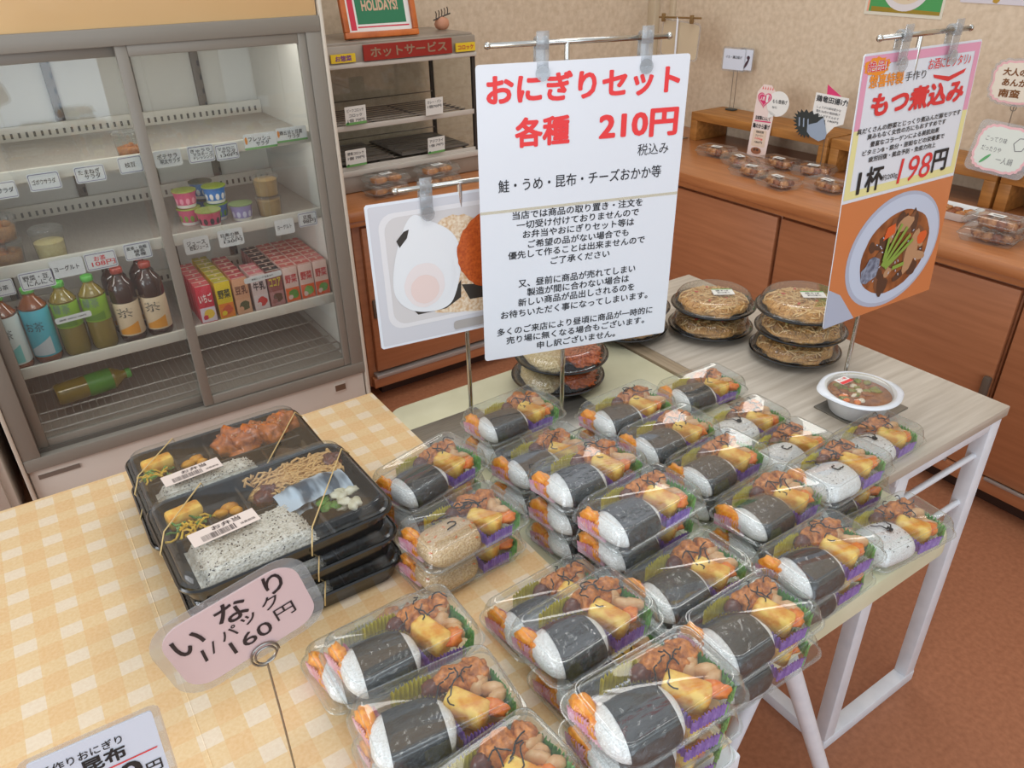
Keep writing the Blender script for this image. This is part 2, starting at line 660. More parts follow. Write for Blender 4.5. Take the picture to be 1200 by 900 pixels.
for k in range(3):
    y = FY0 + k * 0.022
    b.bb(FX1 - 0.05 - k * 0.003, FX1 - 0.010, y - 0.010, y + 0.004, 0.23, 1.20, k % 2, 0.001)
    b.bb(FX0 + 0.010, FX0 + 0.052 + k * 0.003, y - 0.010, y + 0.004, 0.23, 1.20, k % 2, 0.001)
b.bb(FX0 + 0.04, FX1 - 0.04, FY0 + 0.010, FY0 + 0.016, 0.236, 0.246, 1)
b.bb(FX0 + 0.04, FX1 - 0.04, FY0 + 0.034, FY0 + 0.040, 0.236, 0.246, 1)
b.build('door_frame', [FRAME, FRAMED], t)
for (x0, x1, y) in ((FX0 + 0.052, 0.326, FY0 + 0.026), (0.297, FX1 - 0.05, FY0 + 0.002)):
    d = MB()
    d.bb(x0, x0 + 0.026, y - 0.008, y + 0.008, 0.238, 1.197, 0, 0.002)
    d.bb(x1 - 0.022, x1, y - 0.008, y + 0.008, 0.238, 1.197, 0, 0.002)
    d.bb(x0 + 0.026, x1 - 0.022, y - 0.008, y + 0.008, 1.172, 1.197, 0, 0.002)
    d.bb(x0 + 0.026, x1 - 0.022, y - 0.008, y + 0.008, 0.238, 0.266, 0, 0.002)
    do = d.build('sliding_door', FRAME, t)
    MB().bb(x0 + 0.024, x1 - 0.02, y - 0.002, y + 0.002, 0.262, 1.175).build('glass_pane', GLASS, do)
for xx in (-0.07, 0.19, 0.40, 0.59):
    b = MB().bb(xx - 0.012, xx + 0.012, FY1 - 0.064, FY1 - 0.049, 0.25, 1.235, 0, 0.002)
    for k in range(24):
        b.bb(xx + 0.004, xx + 0.009, FY1 - 0.067, FY1 - 0.06, 0.28 + k * 0.04, 0.295 + k * 0.04, 1)
    b.build('shelf_upright', [mat('upright_brown', (104, 92, 80), 0.4), INK], t)
ZS = (0.933, 0.716, 0.447)
for k, z in enumerate(ZS):
    b = MB()
    b.bb(FX0 + 0.04, FX1 - 0.04, FY0 + 0.062, FY0 + 0.072, z - 0.020, z + 0.010, 0, 0.002)
    b.bb(FX0 + 0.04, FX1 - 0.04, FY0 + 0.072, FY1 - 0.07, z - 0.012, z - 0.004, 1)
    b.bb(FX0 + 0.04, FX1 - 0.04, FY1 - 0.085, FY1 - 0.075, z - 0.012, z + 0.035, 0, 0.001)
    for q in range(46):
        xq = FX0 + 0.06 + q * 0.019
        b.bb(xq, xq + 0.006, FY1 - 0.087, FY1 - 0.084, z + 0.004, z + 0.018, 2)
    b.build('shelf', [RAILM, SHELF, FRAMED], t)
b = MB()
for q in range(44):
    xq = FX0 + 0.055 + q * 0.0205
    b.tube([(xq, FY0 + 0.075, 0.262), (xq, FY1 - 0.09, 0.262), (xq, FY1 - 0.085, 0.285)], 0.0016, 5)
for yy in (FY0 + 0.075, FY0 + 0.19, FY0 + 0.33, FY1 - 0.1):
    b.tube([(FX0 + 0.045, yy, 0.2595), (FX1 - 0.045, yy, 0.2595)], 0.003, 6)
b.tube([(FX0 + 0.045, FY0 + 0.07, 0.290), (FX1 - 0.06, FY0 + 0.07, 0.290), (FX1 - 0.052, FY0 + 0.07, 0.280), (FX1 - 0.052, FY0 + 0.07, 0.262)], 0.003, 6)
b.build('wire_rack', WIRE, t)
MB().bb(FX0 + 0.03, FX0 + 0.13, FY0 - 0.003, FY0, 0.168, 0.180).build('name_plate', mat('plate_grey', (120, 108, 98), 0.5), t)
b = MB()
b.bb(FX1 - 0.115, FX1 - 0.075, FY0 - 0.003, FY0, 0.150, 0.182, 1, 0.001)
b.bb(FX1 - 0.112, FX1 - 0.078, FY0 - 0.004, FY0 - 0.002, 0.156, 0.176, 2)
b.build('rating_plate', [mat('plate_grey', (120, 108, 98), 0.5), CASED, mat('plate_brown', (104, 80, 62), 0.5)], t)
ll = bpy.data.lights.new('showcase_fill_light', 'AREA')  # unseen fill light added under the showcase top to brighten the inside
ll.shape, ll.size, ll.size_y, ll.energy, ll.color = 'RECTANGLE', 0.85, 0.06, 1.6, (1, 0.97, 0.92)
lo = bpy.data.objects.new('showcase_fill_light', ll)
C.objects.link(lo)
lo.location = (0.31, FY0 + 0.12, 1.228)
for zz in ZS:  # unseen fill strips added behind the shelf rails to lighten the interior
    l2 = bpy.data.lights.new('shelf_fill_light', 'AREA')
    l2.shape, l2.size, l2.size_y, l2.energy, l2.color = 'RECTANGLE', 0.84, 0.02, (0.35 if zz < 0.5 else 0.6), (1, 0.97, 0.93)
    o2 = bpy.data.objects.new('shelf_fill_light', l2)
    C.objects.link(o2)
    o2.location = (0.31, FY0 + 0.082, zz - 0.016)
    o2.rotation_euler = (R(38), 0, 0)

t = thing('cabinet', 'beige cabinet side at the far left beyond the dark gap', 'cabinet', (-0.533, 2.12, 0))
MB().bb(-0.32, 0.32, 0.0, 0.55, 0.0, 1.5, 0, 0.006).build('body', CASE, t)
MB().bb(-0.30, 0.30, -0.012, 0.0, 0.05, 1.45, 0, 0.004).build('door', CASED, t)

# ------------------------------------------------------------------ goods in the showcase


def bottle_thing(name, label, x, y, z, h, r, liquid, capc, lab1, lab2, text, neck='pet', lying=False, labh=(0.28, 0.72), mark=None):
    t = thing(name, label, 'bottle', (x, y, z), 0, 'drink bottles in the showcase')
    if lying:
        t.rotation_euler = (R(90), R(-4), R(90 + 8))
    prof = [(0.001, 0.001), (r * 0.86, 0.0015), (r * 0.97, 0.008), (r, 0.016), (r, h * labh[0] - 0.004), (r * 0.955, h * labh[0]), (r * 0.955, h * labh[1]), (r, h * labh[1] + 0.004),
            (r * 0.96, h * 0.76), (r * 0.72, h * 0.83), (r * 0.43, h * 0.885), (r * 0.39, h * 0.92), (r * 0.39, h * 0.95)]
    MB().lathe(prof, 24, 0).build('bottle_body', liquid, t)
    l = MB().lathe([(r * 0.965, h * labh[0] + 0.001), (r * 0.985, h * (labh[0] + 0.02)), (r * 0.985, h * labh[1] - 0.002), (r * 0.965, h * labh[1] - 0.001)], 28, 0)
    # print on the label, wrapped around the front
    rr = r * 0.985 + 0.0006
    zc = h * (labh[0] + labh[1]) / 2
    vs, fs, (ax, bx, ay, by) = text_mesh(text)
    for (zo, hh, wd, mi) in ((h * 0.10, h * 0.13, r * 1.25, 2),):
        out = []
        for p in vs:
            u = ((p.x - ax) / (bx - ax) - 0.5) * wd
            v = zc + zo + ((p.y - ay) / (by - ay) - 0.5) * hh
            a = -PI / 2 - 0.35 + u / rr
            out.append((rr * math.cos(a), rr * math.sin(a), v))
        l.add(out, fs, mi, None, False)
    band = []
    a0, a1 = -PI / 2 - 1.1, -PI / 2 + 0.5
    zz0, zz1 = h * labh[0] + 0.006, h * (labh[0] + (labh[1] - labh[0]) * 0.42)
    N = 12
    vv, ff = [], []
    for i in range(N + 1):
        a = a0 + (a1 - a0) * i / N
        top = zz0 + (zz1 - zz0) * (0.35 + 0.65 * i / N)
        vv += [(rr * math.cos(a), rr * math.sin(a), zz0), (rr * math.cos(a), rr * math.sin(a), top)]
    for i in range(N):
        ff.append([2 * i, 2 * i + 2, 2 * i + 3, 2 * i + 1])
    l.add(vv, ff, 1)
    l.build('label_sleeve', [lab1, lab2, mark or INK], t)
    MB().lathe([(r * 0.44, h * 0.93), (r * 0.45, h * 0.935), (r * 0.45, h * 0.99), (r * 0.40, h), (0.0005, h)], 20, 0, flute=0.0004, nf=10).build('cap', capc, t)
    return t


TEA = mat('green_tea', (122, 104, 34), 0.08, coat=0.8)
TEAD = mat('dark_tea', (120, 60, 18), 0.08, coat=0.8)
BROWN = mat('brown_tea_bottle', (52, 24, 14), 0.08, coat=0.8)
AMBER = mat('amber_tea', (168, 88, 26), 0.08, coat=0.8)
GCAP = mat('green_cap', (76, 150, 60), 0.4)
RCAP = mat('red_brown_cap', (128, 46, 34), 0.4)
YB = 2.20
zs3 = ZS[2] - 0.004
bottle_thing('tea_bottle', 'bottle with white and pale teal label at the showcase left edge', -0.100, YB - 0.012, zs3, 0.205, 0.034, TEAD, GCAP, mat('label_white_teal', (196, 206, 204), 0.4), mat('label_teal', (110, 188, 186), 0.4), '麦茶', labh=(0.1, 0.74))
bottle_thing('tea_bottle', 'bottle with sky blue label, second from the showcase left edge', -0.030, YB, zs3, 0.205, 0.034, TEAD, GCAP, mat('label_sky', (72, 172, 190), 0.4), mat('label_pale', (190, 200, 206), 0.4), 'お茶', labh=(0.1, 0.74))
bottle_thing('green_tea_bottle', 'green tea bottle with yellow green label beside the blue bottle', 0.040, YB, zs3, 0.205, 0.033, TEA, GCAP, mat('label_green', (132, 172, 40), 0.4), mat('label_green2', (96, 140, 40), 0.4), '緑茶', labh=(0.40, 0.74), mark=mat('purple_ink', (92, 92, 140), 0.5))
bottle_thing('green_tea_bottle', 'green tea bottle with yellow green label beside the red capped bottles', 0.109, YB, zs3, 0.205, 0.033, TEA, GCAP, mat('label_green', (132, 172, 40), 0.4), mat('label_green2', (96, 140, 40), 0.4), '緑茶', labh=(0.40, 0.74), mark=mat('purple_ink', (92, 92, 140), 0.5))
CREAML = mat('label_cream', (214, 190, 158), 0.4)
ORL = mat('label_orange', (224, 148, 34), 0.4)
bottle_thing('brown_tea_bottle', 'brown bottle with cream label next to the green tea', 0.182, YB, zs3, 0.21, 0.034, BROWN, RCAP, CREAML, ORL, '茶', labh=(0.10, 0.56))
bottle_thing('brown_tea_bottle', 'brown bottle with cream label, rightmost of the front bottles', 0.253, YB, zs3, 0.21, 0.034, BROWN, RCAP, CREAML, ORL, '茶', labh=(0.10, 0.56))
bottle_thing('brown_tea_bottle', 'brown bottle standing behind the two cream labelled ones, left', 0.178, YB + 0.075, zs3, 0.21, 0.034, BROWN, RCAP, CREAML, ORL, '茶', labh=(0.10, 0.56))
bottle_thing('brown_tea_bottle', 'brown bottle standing behind the two cream labelled ones, right', 0.250, YB + 0.075, zs3, 0.21, 0.034, BROWN, RCAP, CREAML, ORL, '茶', labh=(0.10, 0.56))
bottle_thing('green_tea_bottle', 'green tea bottle lying on its side on the bottom rack', -0.052, 2.27, 0.301, 0.205, 0.033, TEA, GCAP, mat('label_green3', (70, 132, 44), 0.4), mat('label_green2', (96, 140, 40), 0.4), '緑茶', lying=True, labh=(0.40, 0.74))

# juice cartons: seven rows, each several deep


def carton_proto(i, front, top, accent, text, accent2, tcol):
    t = thing('juice_carton', 'carton', 'carton')
    wd, dp, h = 0.044, 0.034, 0.112
    b = MB().bb(-wd / 2, wd / 2, -dp / 2, dp / 2, 0, h, 0, 0.0012)
    b.bb(-wd / 2 + 0.001, wd / 2 - 0.001, -dp / 2 + 0.001, dp / 2 - 0.001, h, h + 0.0008, 1)
    b.bb(-wd / 2 + 0.001, wd / 2 - 0.001, -dp / 2 - 0.0006, -dp / 2, h * 0.03, h * 0.42, 2)
    y = -dp / 2 - 0.0010
    b.flat(ell(0.002, h * 0.24, wd * 0.33, h * 0.13, 16, 0.5, 0.3, i), y, 3)
    b.flat(ell(-wd * 0.2, h * 0.16, wd * 0.16, h * 0.07, 12, -0.4, 0.3, i + 3), y - 0.0002, 0)
    b.text(text, -wd * 0.40, wd * 0.40, h * 0.68, h * 0.24, y, 4, 0.02)
    b.build('carton_body', [front, top, accent, accent2, tcol], t)
    s = MB().bb(-0.003, 0.003, dp * 0.1, dp * 0.38, h + 0.0009, h + 0.0016, 0)
    s.bb(-wd / 2 + 0.002, wd / 2 - 0.002, -dp * 0.46, -dp * 0.38, h + 0.0009, h + 0.002, 0)
    s.build('top_seam', mat('seam_pale', (206, 186, 170), 0.5), t)
    return t


def rgb(c):
    return mat('print_%d_%d_%d' % c, c, 0.42)


ROWS = [
    (0.384, (206, 42, 62), (196, 82, 84), (222, 206, 216), 'いちご', (232, 190, 60), (240, 230, 226), 'red carton', 6),
    (0.437, (226, 196, 20), (170, 160, 44), (228, 126, 30), '野菜', (206, 84, 40), (60, 70, 40), 'yellow vegetable juice carton', 7),
    (0.487, (214, 156, 118), (168, 62, 70), (218, 164, 128), '豆乳', (86, 84, 50), (120, 70, 50), 'peach coloured carton', 6),
    (0.540, (214, 190, 186), (196, 110, 116), (214, 196, 194), '牛乳', (196, 48, 44), (60, 50, 56), 'pink and white carton', 3),
    (0.588, (150, 84, 78), (44, 38, 42), (176, 120, 116), 'ココア', (96, 60, 40), (222, 200, 60), 'chocolate brown carton', 7),
    (0.637, (222, 188, 176), (190, 92, 84), (224, 96, 30), '野菜', (90, 140, 50), (200, 52, 52), 'orange carrot juice carton beside the brown cartons', 7),
    (0.685, (222, 188, 176), (190, 92, 84), (226, 88, 30), '野菜', (110, 160, 60), (200, 52, 52), 'orange carrot juice carton in the middle orange row', 7),
    (0.732, (222, 188, 176), (190, 92, 84), (220, 84, 34), '野菜', (90, 150, 60), (200, 52, 52), 'orange carrot juice carton at the showcase right end', 7),
]
for i, (x, fc, tc, ac, tx, a2, ink, what, n) in enumerate(ROWS):
    pr = carton_proto(i, rgb(fc), rgb(tc), rgb(ac), tx, rgb(a2), rgb(ink))
    for k in range(n):
        if k == 0:
            lb = what + ', front of its row'
        elif k == n - 1:
            lb = what + ', last at the back of its row'
        else:
            lb = what + ', ' + ('second', 'third', 'fourth', 'fifth', 'sixth')[k - 1] + ' from the front'
        place(pr, (x + 0.0 * k, 2.198 + k * 0.0365, zs3), 0, lb, 'juice cartons in the showcase')


def yogurt(x, y, z, r, h, c1, c2, lid, label, rz=0.0):
    t = thing('yogurt_cup', label, 'yogurt', (x, y, z), rz, 'yogurt cups in the showcase')
    b = MB().lathe([(0.0005, 0.0005), (r * 0.78, 0.0005), (r * 0.80, 0.004), (r * 0.97, h * 0.93), (r * 1.05, h * 0.94), (r * 1.05, h)], 24, 0)
    for q in range(5):
        a = -PI / 2 - 1.2 + q * 0.6
        rr = r * 0.90 + 0.0012
        vv = [(rr * math.cos(a), rr * math.sin(a), h * 0.45)]
        for k in range(10):
            th = 2 * PI * k / 10
            aa = a + 0.20 * math.cos(th)
            zz = h * (0.45 + 0.2 * math.sin(th))
            rr = r * (0.80 + 0.17 * zz / h / 0.93) + 0.0006
            vv.append((rr * math.cos(aa), rr * math.sin(aa), zz))
        b.add(vv, [[0, 1 + k, 1 + (k + 1) % 10] for k in range(10)], 1)
    b.lathe([(r * 0.805, h * 0.04), (r * 0.845, h * 0.22)], 24, 2, sx=1.012, sy=1.012)
    b.build('cup', [rgb(c1), rgb(c2), mat('yog_white', (214, 212, 204), 0.5)], t)
    MB().lathe([(r * 1.06, h - 0.001), (r * 1.06, h + 0.002), (0.0005, h + 0.0022)], 24, 0).build('lid', rgb(lid), t)


z2 = ZS[1] - 0.004
yogurt(0.410, 2.265, z2, 0.031, 0.046, (206, 84, 120), (120, 150, 60), (150, 160, 70), 'pink yogurt cup under another pink cup')
yogurt(0.408, 2.265, z2 + 0.049, 0.031, 0.046, (206, 84, 120), (232, 150, 170), (150, 160, 70), 'pink yogurt cup on top of another pink cup')
yogurt(0.448, 2.205, z2, 0.033, 0.046, (212, 82, 112), (60, 50, 56), (150, 160, 80), 'pink strawberry yogurt cup nearest the glass')
yogurt(0.486, 2.265, z2, 0.031, 0.046, (50, 110, 176), (90, 160, 60), (120, 150, 50), 'blue yogurt cup under the upper blue cup')
yogurt(0.488, 2.262, z2 + 0.049, 0.031, 0.046, (40, 118, 196), (230, 226, 226), (140, 160, 40), 'blue yogurt cup with green lid on top of another')
yogurt(0.472, 2.335, z2, 0.031, 0.046, (80, 110, 160), (200, 210, 220), (90, 96, 76), 'dull blue yogurt cup under the one at the back')
yogurt(0.470, 2.335, z2 + 0.049, 0.031, 0.046, (80, 118, 168), (220, 226, 230), (96, 100, 80), 'dull blue yogurt cup at the back, upper one')
yogurt(0.541, 2.215, z2, 0.031, 0.046, (150, 140, 190), (206, 204, 226), (130, 150, 100), 'lavender yogurt cup between pink cup and plastic tub')

TUB = clear('tub_plastic', (236, 236, 232), 0.08, 0.05, 0.45, 0.06)


def tub(x, y, z, r, h, food, label, fill=0.7, lumps=0, seed=1):
    t = thing('deli_tub', label, 'tub', (x, y, z), 0, 'clear deli tubs in the showcase')
    MB().lathe([(0.0005, 0.0008), (r * 0.86, 0.0008), (r * 0.88, 0.004), (r * 0.98, h * 0.82), (r * 1.04, h * 0.83), (r * 1.04, h * 0.87)], 28, 0).build('cup', TUB, t)
    MB().lathe([(r * 1.05, h * 0.85), (r * 1.05, h * 0.93), (r * 0.93, h * 0.95), (r * 0.9, h), (r * 0.6, h * 1.0), (0.0005, h * 0.985)], 28, 0, flute=0.0006, nf=14, fl=(0, 1)).build('lid', TUB, t)
    f = MB()
    if lumps:
        rnd = random.Random(seed)
        for k in range(lumps):
            a, q = rnd.uniform(0, 6.28), r * 0.62 * rnd.random() ** 0.5
            f.blob((q * math.cos(a), q * math.sin(a), 0.008 + (h * fill - 0.012) * rnd.random()), (r * 0.27, r * 0.22, r * 0.2), 0.35, 2, k + seed, 2, k % 2, rnd.uniform(0, 3))
        f.lathe([(0.0005, 0.002), (r * 0.80, 0.002), (r * 0.85, h * fill * 0.7), (0.0005, h * fill * 0.75)], 20, 0)
    else:
        f.lathe([(0.0005, 0.002), (r * 0.83, 0.002), (r * 0.90, h * fill * 0.95), (r * 0.8, h * fill), (0.0005, h * fill * 1.03)], 24, 0)
    f.build('food', food, t)


POT = noisy('potato_salad', (214, 196, 132), (226, 212, 158), 160, 4, rough=0.5, bump=0.5)
MIX = [noisy('simmered_dish', (150, 98, 44), (180, 130, 70), 150, 3, rough=0.4, bump=0.4), noisy('simmered_carrot', (190, 100, 36), (206, 140, 70), 150, 3, rough=0.4)]
ORG = noisy('orange_salad', (176, 96, 34), (208, 132, 60), 160, 4, rough=0.45, bump=0.4)
JELLY = noisy('amber_pudding', (168, 134, 74), (184, 150, 92), 40, 3, rough=0.4)
tub(0.052, 2.200, z2, 0.038, 0.078, POT, 'clear tub of yellow potato salad on the second showcase shelf', 0.55)
tub(-0.048, 2.206, z2, 0.045, 0.060, MIX, 'clear tub of simmered vegetables beside the potato salad', 0.8, 16, 3)
tub(-0.046, 2.207, z2 + 0.061, 0.045, 0.060, MIX, 'clear tub of simmered vegetables stacked on top of another tub', 0.8, 16, 5)
tub(0.292, 2.200, ZS[0] - 0.004, 0.034, 0.062, ORG, 'clear tub of orange salad on the top showcase shelf', 0.55, 10, 7)
tub(0.622, 2.215, z2, 0.036, 0.056, JELLY, 'amber filled clear tub, lower one behind the right glass', 0.85)
tub(0.622, 2.216, z2 + 0.057, 0.036, 0.056, JELLY, 'amber filled clear tub stacked on top behind the right glass', 0.85)

# price tags hanging on the shelf rails
TAGF = mat('tag_plastic', (224, 226, 226), 0.35, coat=0.2)
TAGB = mat('tag_border_purple', (128, 120, 150), 0.5)
TAGG = mat('tag_green_strip', (112, 168, 96), 0.5)
TAGO = mat('tag_orange_mark', (230, 140, 50), 0.5)


def price_tag(x, z, wd, hh, lines, label, rot=0.0, border=True, green=False, ink=None, where=2.135):
    t = thing('price_tag', label, 'price tag', (x, where, z), face_rot(0, 0, rot), 'price tags on the showcase rails')
    MB().prism(rpoly(wd, hh, 0.005), 0, 0.0012).build('card', TAGF, t)
    g = MB()
    if border:
        o = rpoly(wd * 0.94, hh * 0.88, 0.004)
        i_ = rpoly(wd * 0.90, hh * 0.80, 0.003)
        n = len(o)
        g.add([(x_, -0.0004, z_) for x_, z_ in o] + [(x_, -0.0004, z_) for x_, z_ in i_], [[k, (k + 1) % n, n + (k + 1) % n, n + k] for k in range(n)], 0, None, False)
    if green:
        g.flat([(-wd / 2, -hh / 2), (wd / 2, -hh / 2), (wd / 2, -hh * 0.36), (-wd / 2, -hh * 0.36)], -0.0004, 1)
        g.flat(ell(-wd * 0.43, hh * 0.1, wd * 0.04, hh * 0.25, 10), -0.0005, 3)
    k = len(lines)
    for q, s_ in enumerate(lines):
        zc = hh * (0.30 - 0.60 * (q + 0.5) / k) if k > 1 else 0.0
        lw = min(wd * 0.74, len(s_) * hh * 0.30)
        g.text(s_, -lw / 2 + (wd * 0.06 if q else -wd * 0.02), lw / 2 + (wd * 0.06 if q else -wd * 0.02), zc, hh * (0.30 if k < 3 else 0.2), -0.0006, 2, 0.01)
    g.build('lettering', [TAGB, TAGG, ink or INK, TAGO], t)


price_tag(0.000, 0.905, 0.045, 0.040, ['サラダ'], 'price tag at the showcase left edge on the upper rail')
price_tag(0.082, 0.912, 0.068, 0.042, ['ゴボウサラダ'], 'purple bordered salad price tag, second from left on upper rail')
price_tag(0.182, 0.914, 0.068, 0.040, ['たまねぎ', 'サラダ'], 'two line purple bordered price tag left of the orange salad tub')
price_tag(0.276, 0.922, 0.056, 0.042, ['枝豆'], 'pale price tag under the orange salad tub', rot=0.02)
price_tag(0.366, 0.924, 0.066, 0.042, ['ポテサラ', '明太サラダ'], 'tilted price tag just right of the showcase centre post', border=False)
price_tag(0.448, 0.924, 0.066, 0.044, ['きゅうり', 'マヨネーズ', 'ドレッシング'], 'three line price tag without border above the yogurt cups')
price_tag(0.514, 0.920, 0.060, 0.042, ['マカロニ', 'サラダ', '130円'], 'grey bordered price tag above the blue yogurt', rot=0.01)
price_tag(0.606, 0.936, 0.088, 0.040, ['フレッシュ', 'サラダ'], 'wide green edged price tag above the amber tubs', border=False, green=True)
price_tag(0.694, 0.942, 0.086, 0.038, ['鶏五目と豆腐', 'サラダ'], 'wide green edged price tag at the right end of upper rail', border=False, green=True)
price_tag(-0.075, 0.678, 0.048, 0.042, ['お茶'], 'price tag at the left edge over the teal bottle')
price_tag(0.000, 0.682, 0.076, 0.046, ['野菜・豆', 'にんにく'], 'bold lettered price tag over the blue labelled bottle')
price_tag(0.072, 0.697, 0.076, 0.046, ['ヨーグルト'], 'cream price tag over the green tea bottles', border=False)
price_tag(0.150, 0.699, 0.074, 0.046, ['お茶', '108円'], 'price tag with red writing over the brown bottles', ink=RED)
price_tag(0.240, 0.705, 0.066, 0.046, ['麦茶・烏龍', '緑茶', '各種'], 'three line price tag by the centre post on the lower rail')
price_tag(0.387, 0.690, 0.066, 0.044, ['ジュース', '野菜ジュース'], 'price tag without border above the yellow cartons', border=False)
price_tag(0.479, 0.692, 0.068, 0.048, ['日高の酪', 'ヨーグルト', '130円'], 'bold three line price tag under the pink yogurts', border=False)
price_tag(0.632, 0.693, 0.056, 0.044, ['ヨーグルト'], 'white price tag under the amber tubs', border=False)
price_tag(0.702, 0.702, 0.056, 0.042, ['豆腐', '98円'], 'small bordered price tag at the right end of the lower rail')
price_tag(0.050, 0.566, 0.085, 0.016, ['緑茶 500ml 108円'], 'narrow white strip tag across the green tea bottles', border=False, rot=0.04)
price_tag(0.545, 0.560, 0.110, 0.016, ['野菜ジュース 各種 98円'], 'narrow white strip tag across the pink and brown cartons', border=False, rot=0.03)

# ------------------------------------------------------------------ hot case on the counter
HX0, HX1, HY0, HY1 = 0.86, 1.42, 2.345, 2.66
HOTM = noisy('hot_case_steel', (146, 136, 124), (164, 152, 140), 12, 2, rough=0.4, metal=0.35)
HOTW = mat('hot_case_white', (196, 188, 178), 0.4)
t = thing('hot_display_case', 'glass hot display case with wire shelves and red lettered header', 'display case', (0, 0, 0))
b = MB()
b.bb(HX0, HX1, HY0, HY1, ZC + 0.002, 0.745, 0, 0.003)
b.bb(HX0 - 0.002, HX1 + 0.002, HY0 - 0.008, HY0 + 0.008, 0.745, 0.763, 1, 0.003)
b.build('base', [HOTM, HOTW], t)
b = MB().bb(HX0, HX1, HY0 + 0.02, HY1, 1.128, 1.136, 0, 0.002)
b.bb(HX0, HX1, HY0 + 0.0, HY1, 1.076, 1.130, 0, 0.004)
b.bb(HX0 - 0.002, HX1, HY0 - 0.006, HY0 + 0.01, 1.066, 1.080, 1, 0.003)
b.build('top_housing', [HOTM, HOTW], t)
for (xx, yy) in ((HX0 + 0.008, HY0 + 0.01), (HX1 - 0.008, HY0 + 0.01), (HX0 + 0.008, HY1 - 0.01), (HX1 - 0.008, HY1 - 0.01)):
    MB().bb(xx - 0.006, xx + 0.006, yy - 0.006, yy + 0.006, 0.745, 1.08, 0).build('corner_post', mat('post_dark', (52, 46, 42), 0.5), t)
b = MB()
b.bb(HX0 + 0.012, HX1 - 0.012, HY1 - 0.012, HY1 - 0.009, 0.75, 1.075)
b.bb(HX1 - 0.010, HX1 - 0.007, HY0 + 0.016, HY1 - 0.016, 0.75, 1.075)
b.bb(HX0 + 0.007, HX0 + 0.010, HY0 + 0.016, HY1 - 0.016, 0.75, 1.075)
b.build('glass_pane', GLASS, t)
for k, z in enumerate((0.896, 0.770)):
    b = MB()
    for q in range(9):
        yy = HY0 + 0.02 + q * 0.033
        b.tube([(HX0 + 0.02, yy, z), (HX1 - 0.02, yy, z)], 0.002, 5)
    for q in range(4):
        xx = HX0 + 0.03 + q * 0.166
        b.tube([(xx, HY0 + 0.015, z - 0.004), (xx, HY1 - 0.02, z - 0.004)], 0.003, 5)
    b.bb(HX0 + 0.012, HX1 - 0.012, HY0 + 0.004, HY0 + 0.010, z - 0.012, z + 0.004, 1, 0.001)
    b.tube([(HX0 + 0.02, HY1 - 0.03, z + 0.03), (HX1 - 0.02, HY1 - 0.03, z + 0.03)], 0.002, 5)
    b.build('wire_shelf', [mat('rack_dark_wire', (118, 108, 98), 0.4, metal=0.4), HOTW], t)
b = MB()
for (x0, x1) in ((HX0 + 0.03, 1.10), (1.13, HX1 - 0.03)):
    b.bb(x0, x1, HY0 + 0.02, HY1 - 0.03, 0.777, 0.783, 0, 0.002)
    for q in range(5):
        yy = HY0 + 0.04 + q * 0.055
        b.bb(x0 + 0.01, x1 - 0.01, yy, yy + 0.006, 0.783, 0.787, 1)
b.build('slotted_tray', [mat('tray_dark', (104, 97, 90), 0.45, metal=0.3), STEEL], t)
b = MB().bb(1.018, 1.325, HY0 - 0.010, HY0 - 0.004, 1.083, 1.128, 0)
b.text('ホットサービス', 1.04, 1.305, 1.106, 0.030, HY0 - 0.0108, 1, 0.02)
b.bb(0.912, 0.990, HY0 - 0.010, HY0 - 0.004, 1.084, 1.108, 2)
b.text('お惣菜', 0.925, 0.977, 1.096, 0.016, HY0 - 0.0108, 3, 0.02)
b.bb(1.340, 1.412, HY0 - 0.010, HY0 - 0.004, 1.084, 1.110, 2)
b.text('コロッケ', 1.347, 1.406, 1.097, 0.014, HY0 - 0.0108, 4, 0.02)
b.build('header_sign', [mat('header_red', (150, 36, 26), 0.4), mat('faded_gold', (150, 120, 96), 0.5), mat('sticker_yellow', (224, 190, 40), 0.45), mat('purple_letters', (120, 60, 130), 0.5), mat('red_letters', (186, 50, 60), 0.5)], t)


def case_tag(x, z, wd, hh, lines, label, y=HY0 - 0.008, green=True):
    t = thing('price_card', label, 'price card', (x, y, z), face_rot(0, 0.12, 0.02), 'price cards in the hot case')
    MB().prism([(-wd / 2, -hh / 2), (wd / 2, -hh / 2), (wd / 2, hh / 2), (-wd / 2, hh / 2)], 0, 0.001).build('card', PAPER, t)
    g = MB()
    if green:
        g.flat([(-wd / 2, -hh / 2), (wd / 2, -hh / 2), (wd / 2, -hh * 0.36), (-wd / 2, -hh * 0.36)], -0.0004, 1)
        g.flat(ell(-wd * 0.40, -hh * 0.38, wd * 0.06, hh * 0.07, 10), -0.0006, 2)
    for q, s_ in enumerate(lines):
        lw = min(wd * 0.8, len(s_) * hh * 0.2)
        g.text(s_, -lw / 2, lw / 2, hh * (0.28 - 0.27 * q), hh * 0.18, -0.0006, 0, 0.01)
    g.build('lettering', [INK, TAGG, mat('deep_green', (50, 110, 60), 0.5)], t)


case_tag(0.970, 0.931, 0.070, 0.056, ['ビーフコロッケ', 'コロッケ', '1個 79円'], 'green edged price card at upper left in the hot case')
case_tag(1.248, 0.927, 0.064, 0.054, ['カレー・パン', '1個70円'], 'plain white price card at upper right in the hot case', green=False)
case_tag(0.955, 0.803, 0.070, 0.054, ['野菜コロッケ', '1個 79円'], 'green edged price card at lower left in the hot case')
case_tag(1.246, 0.803, 0.064, 0.054, ['アジフライ', '1個 79円'], 'green edged price card at lower right in the hot case')

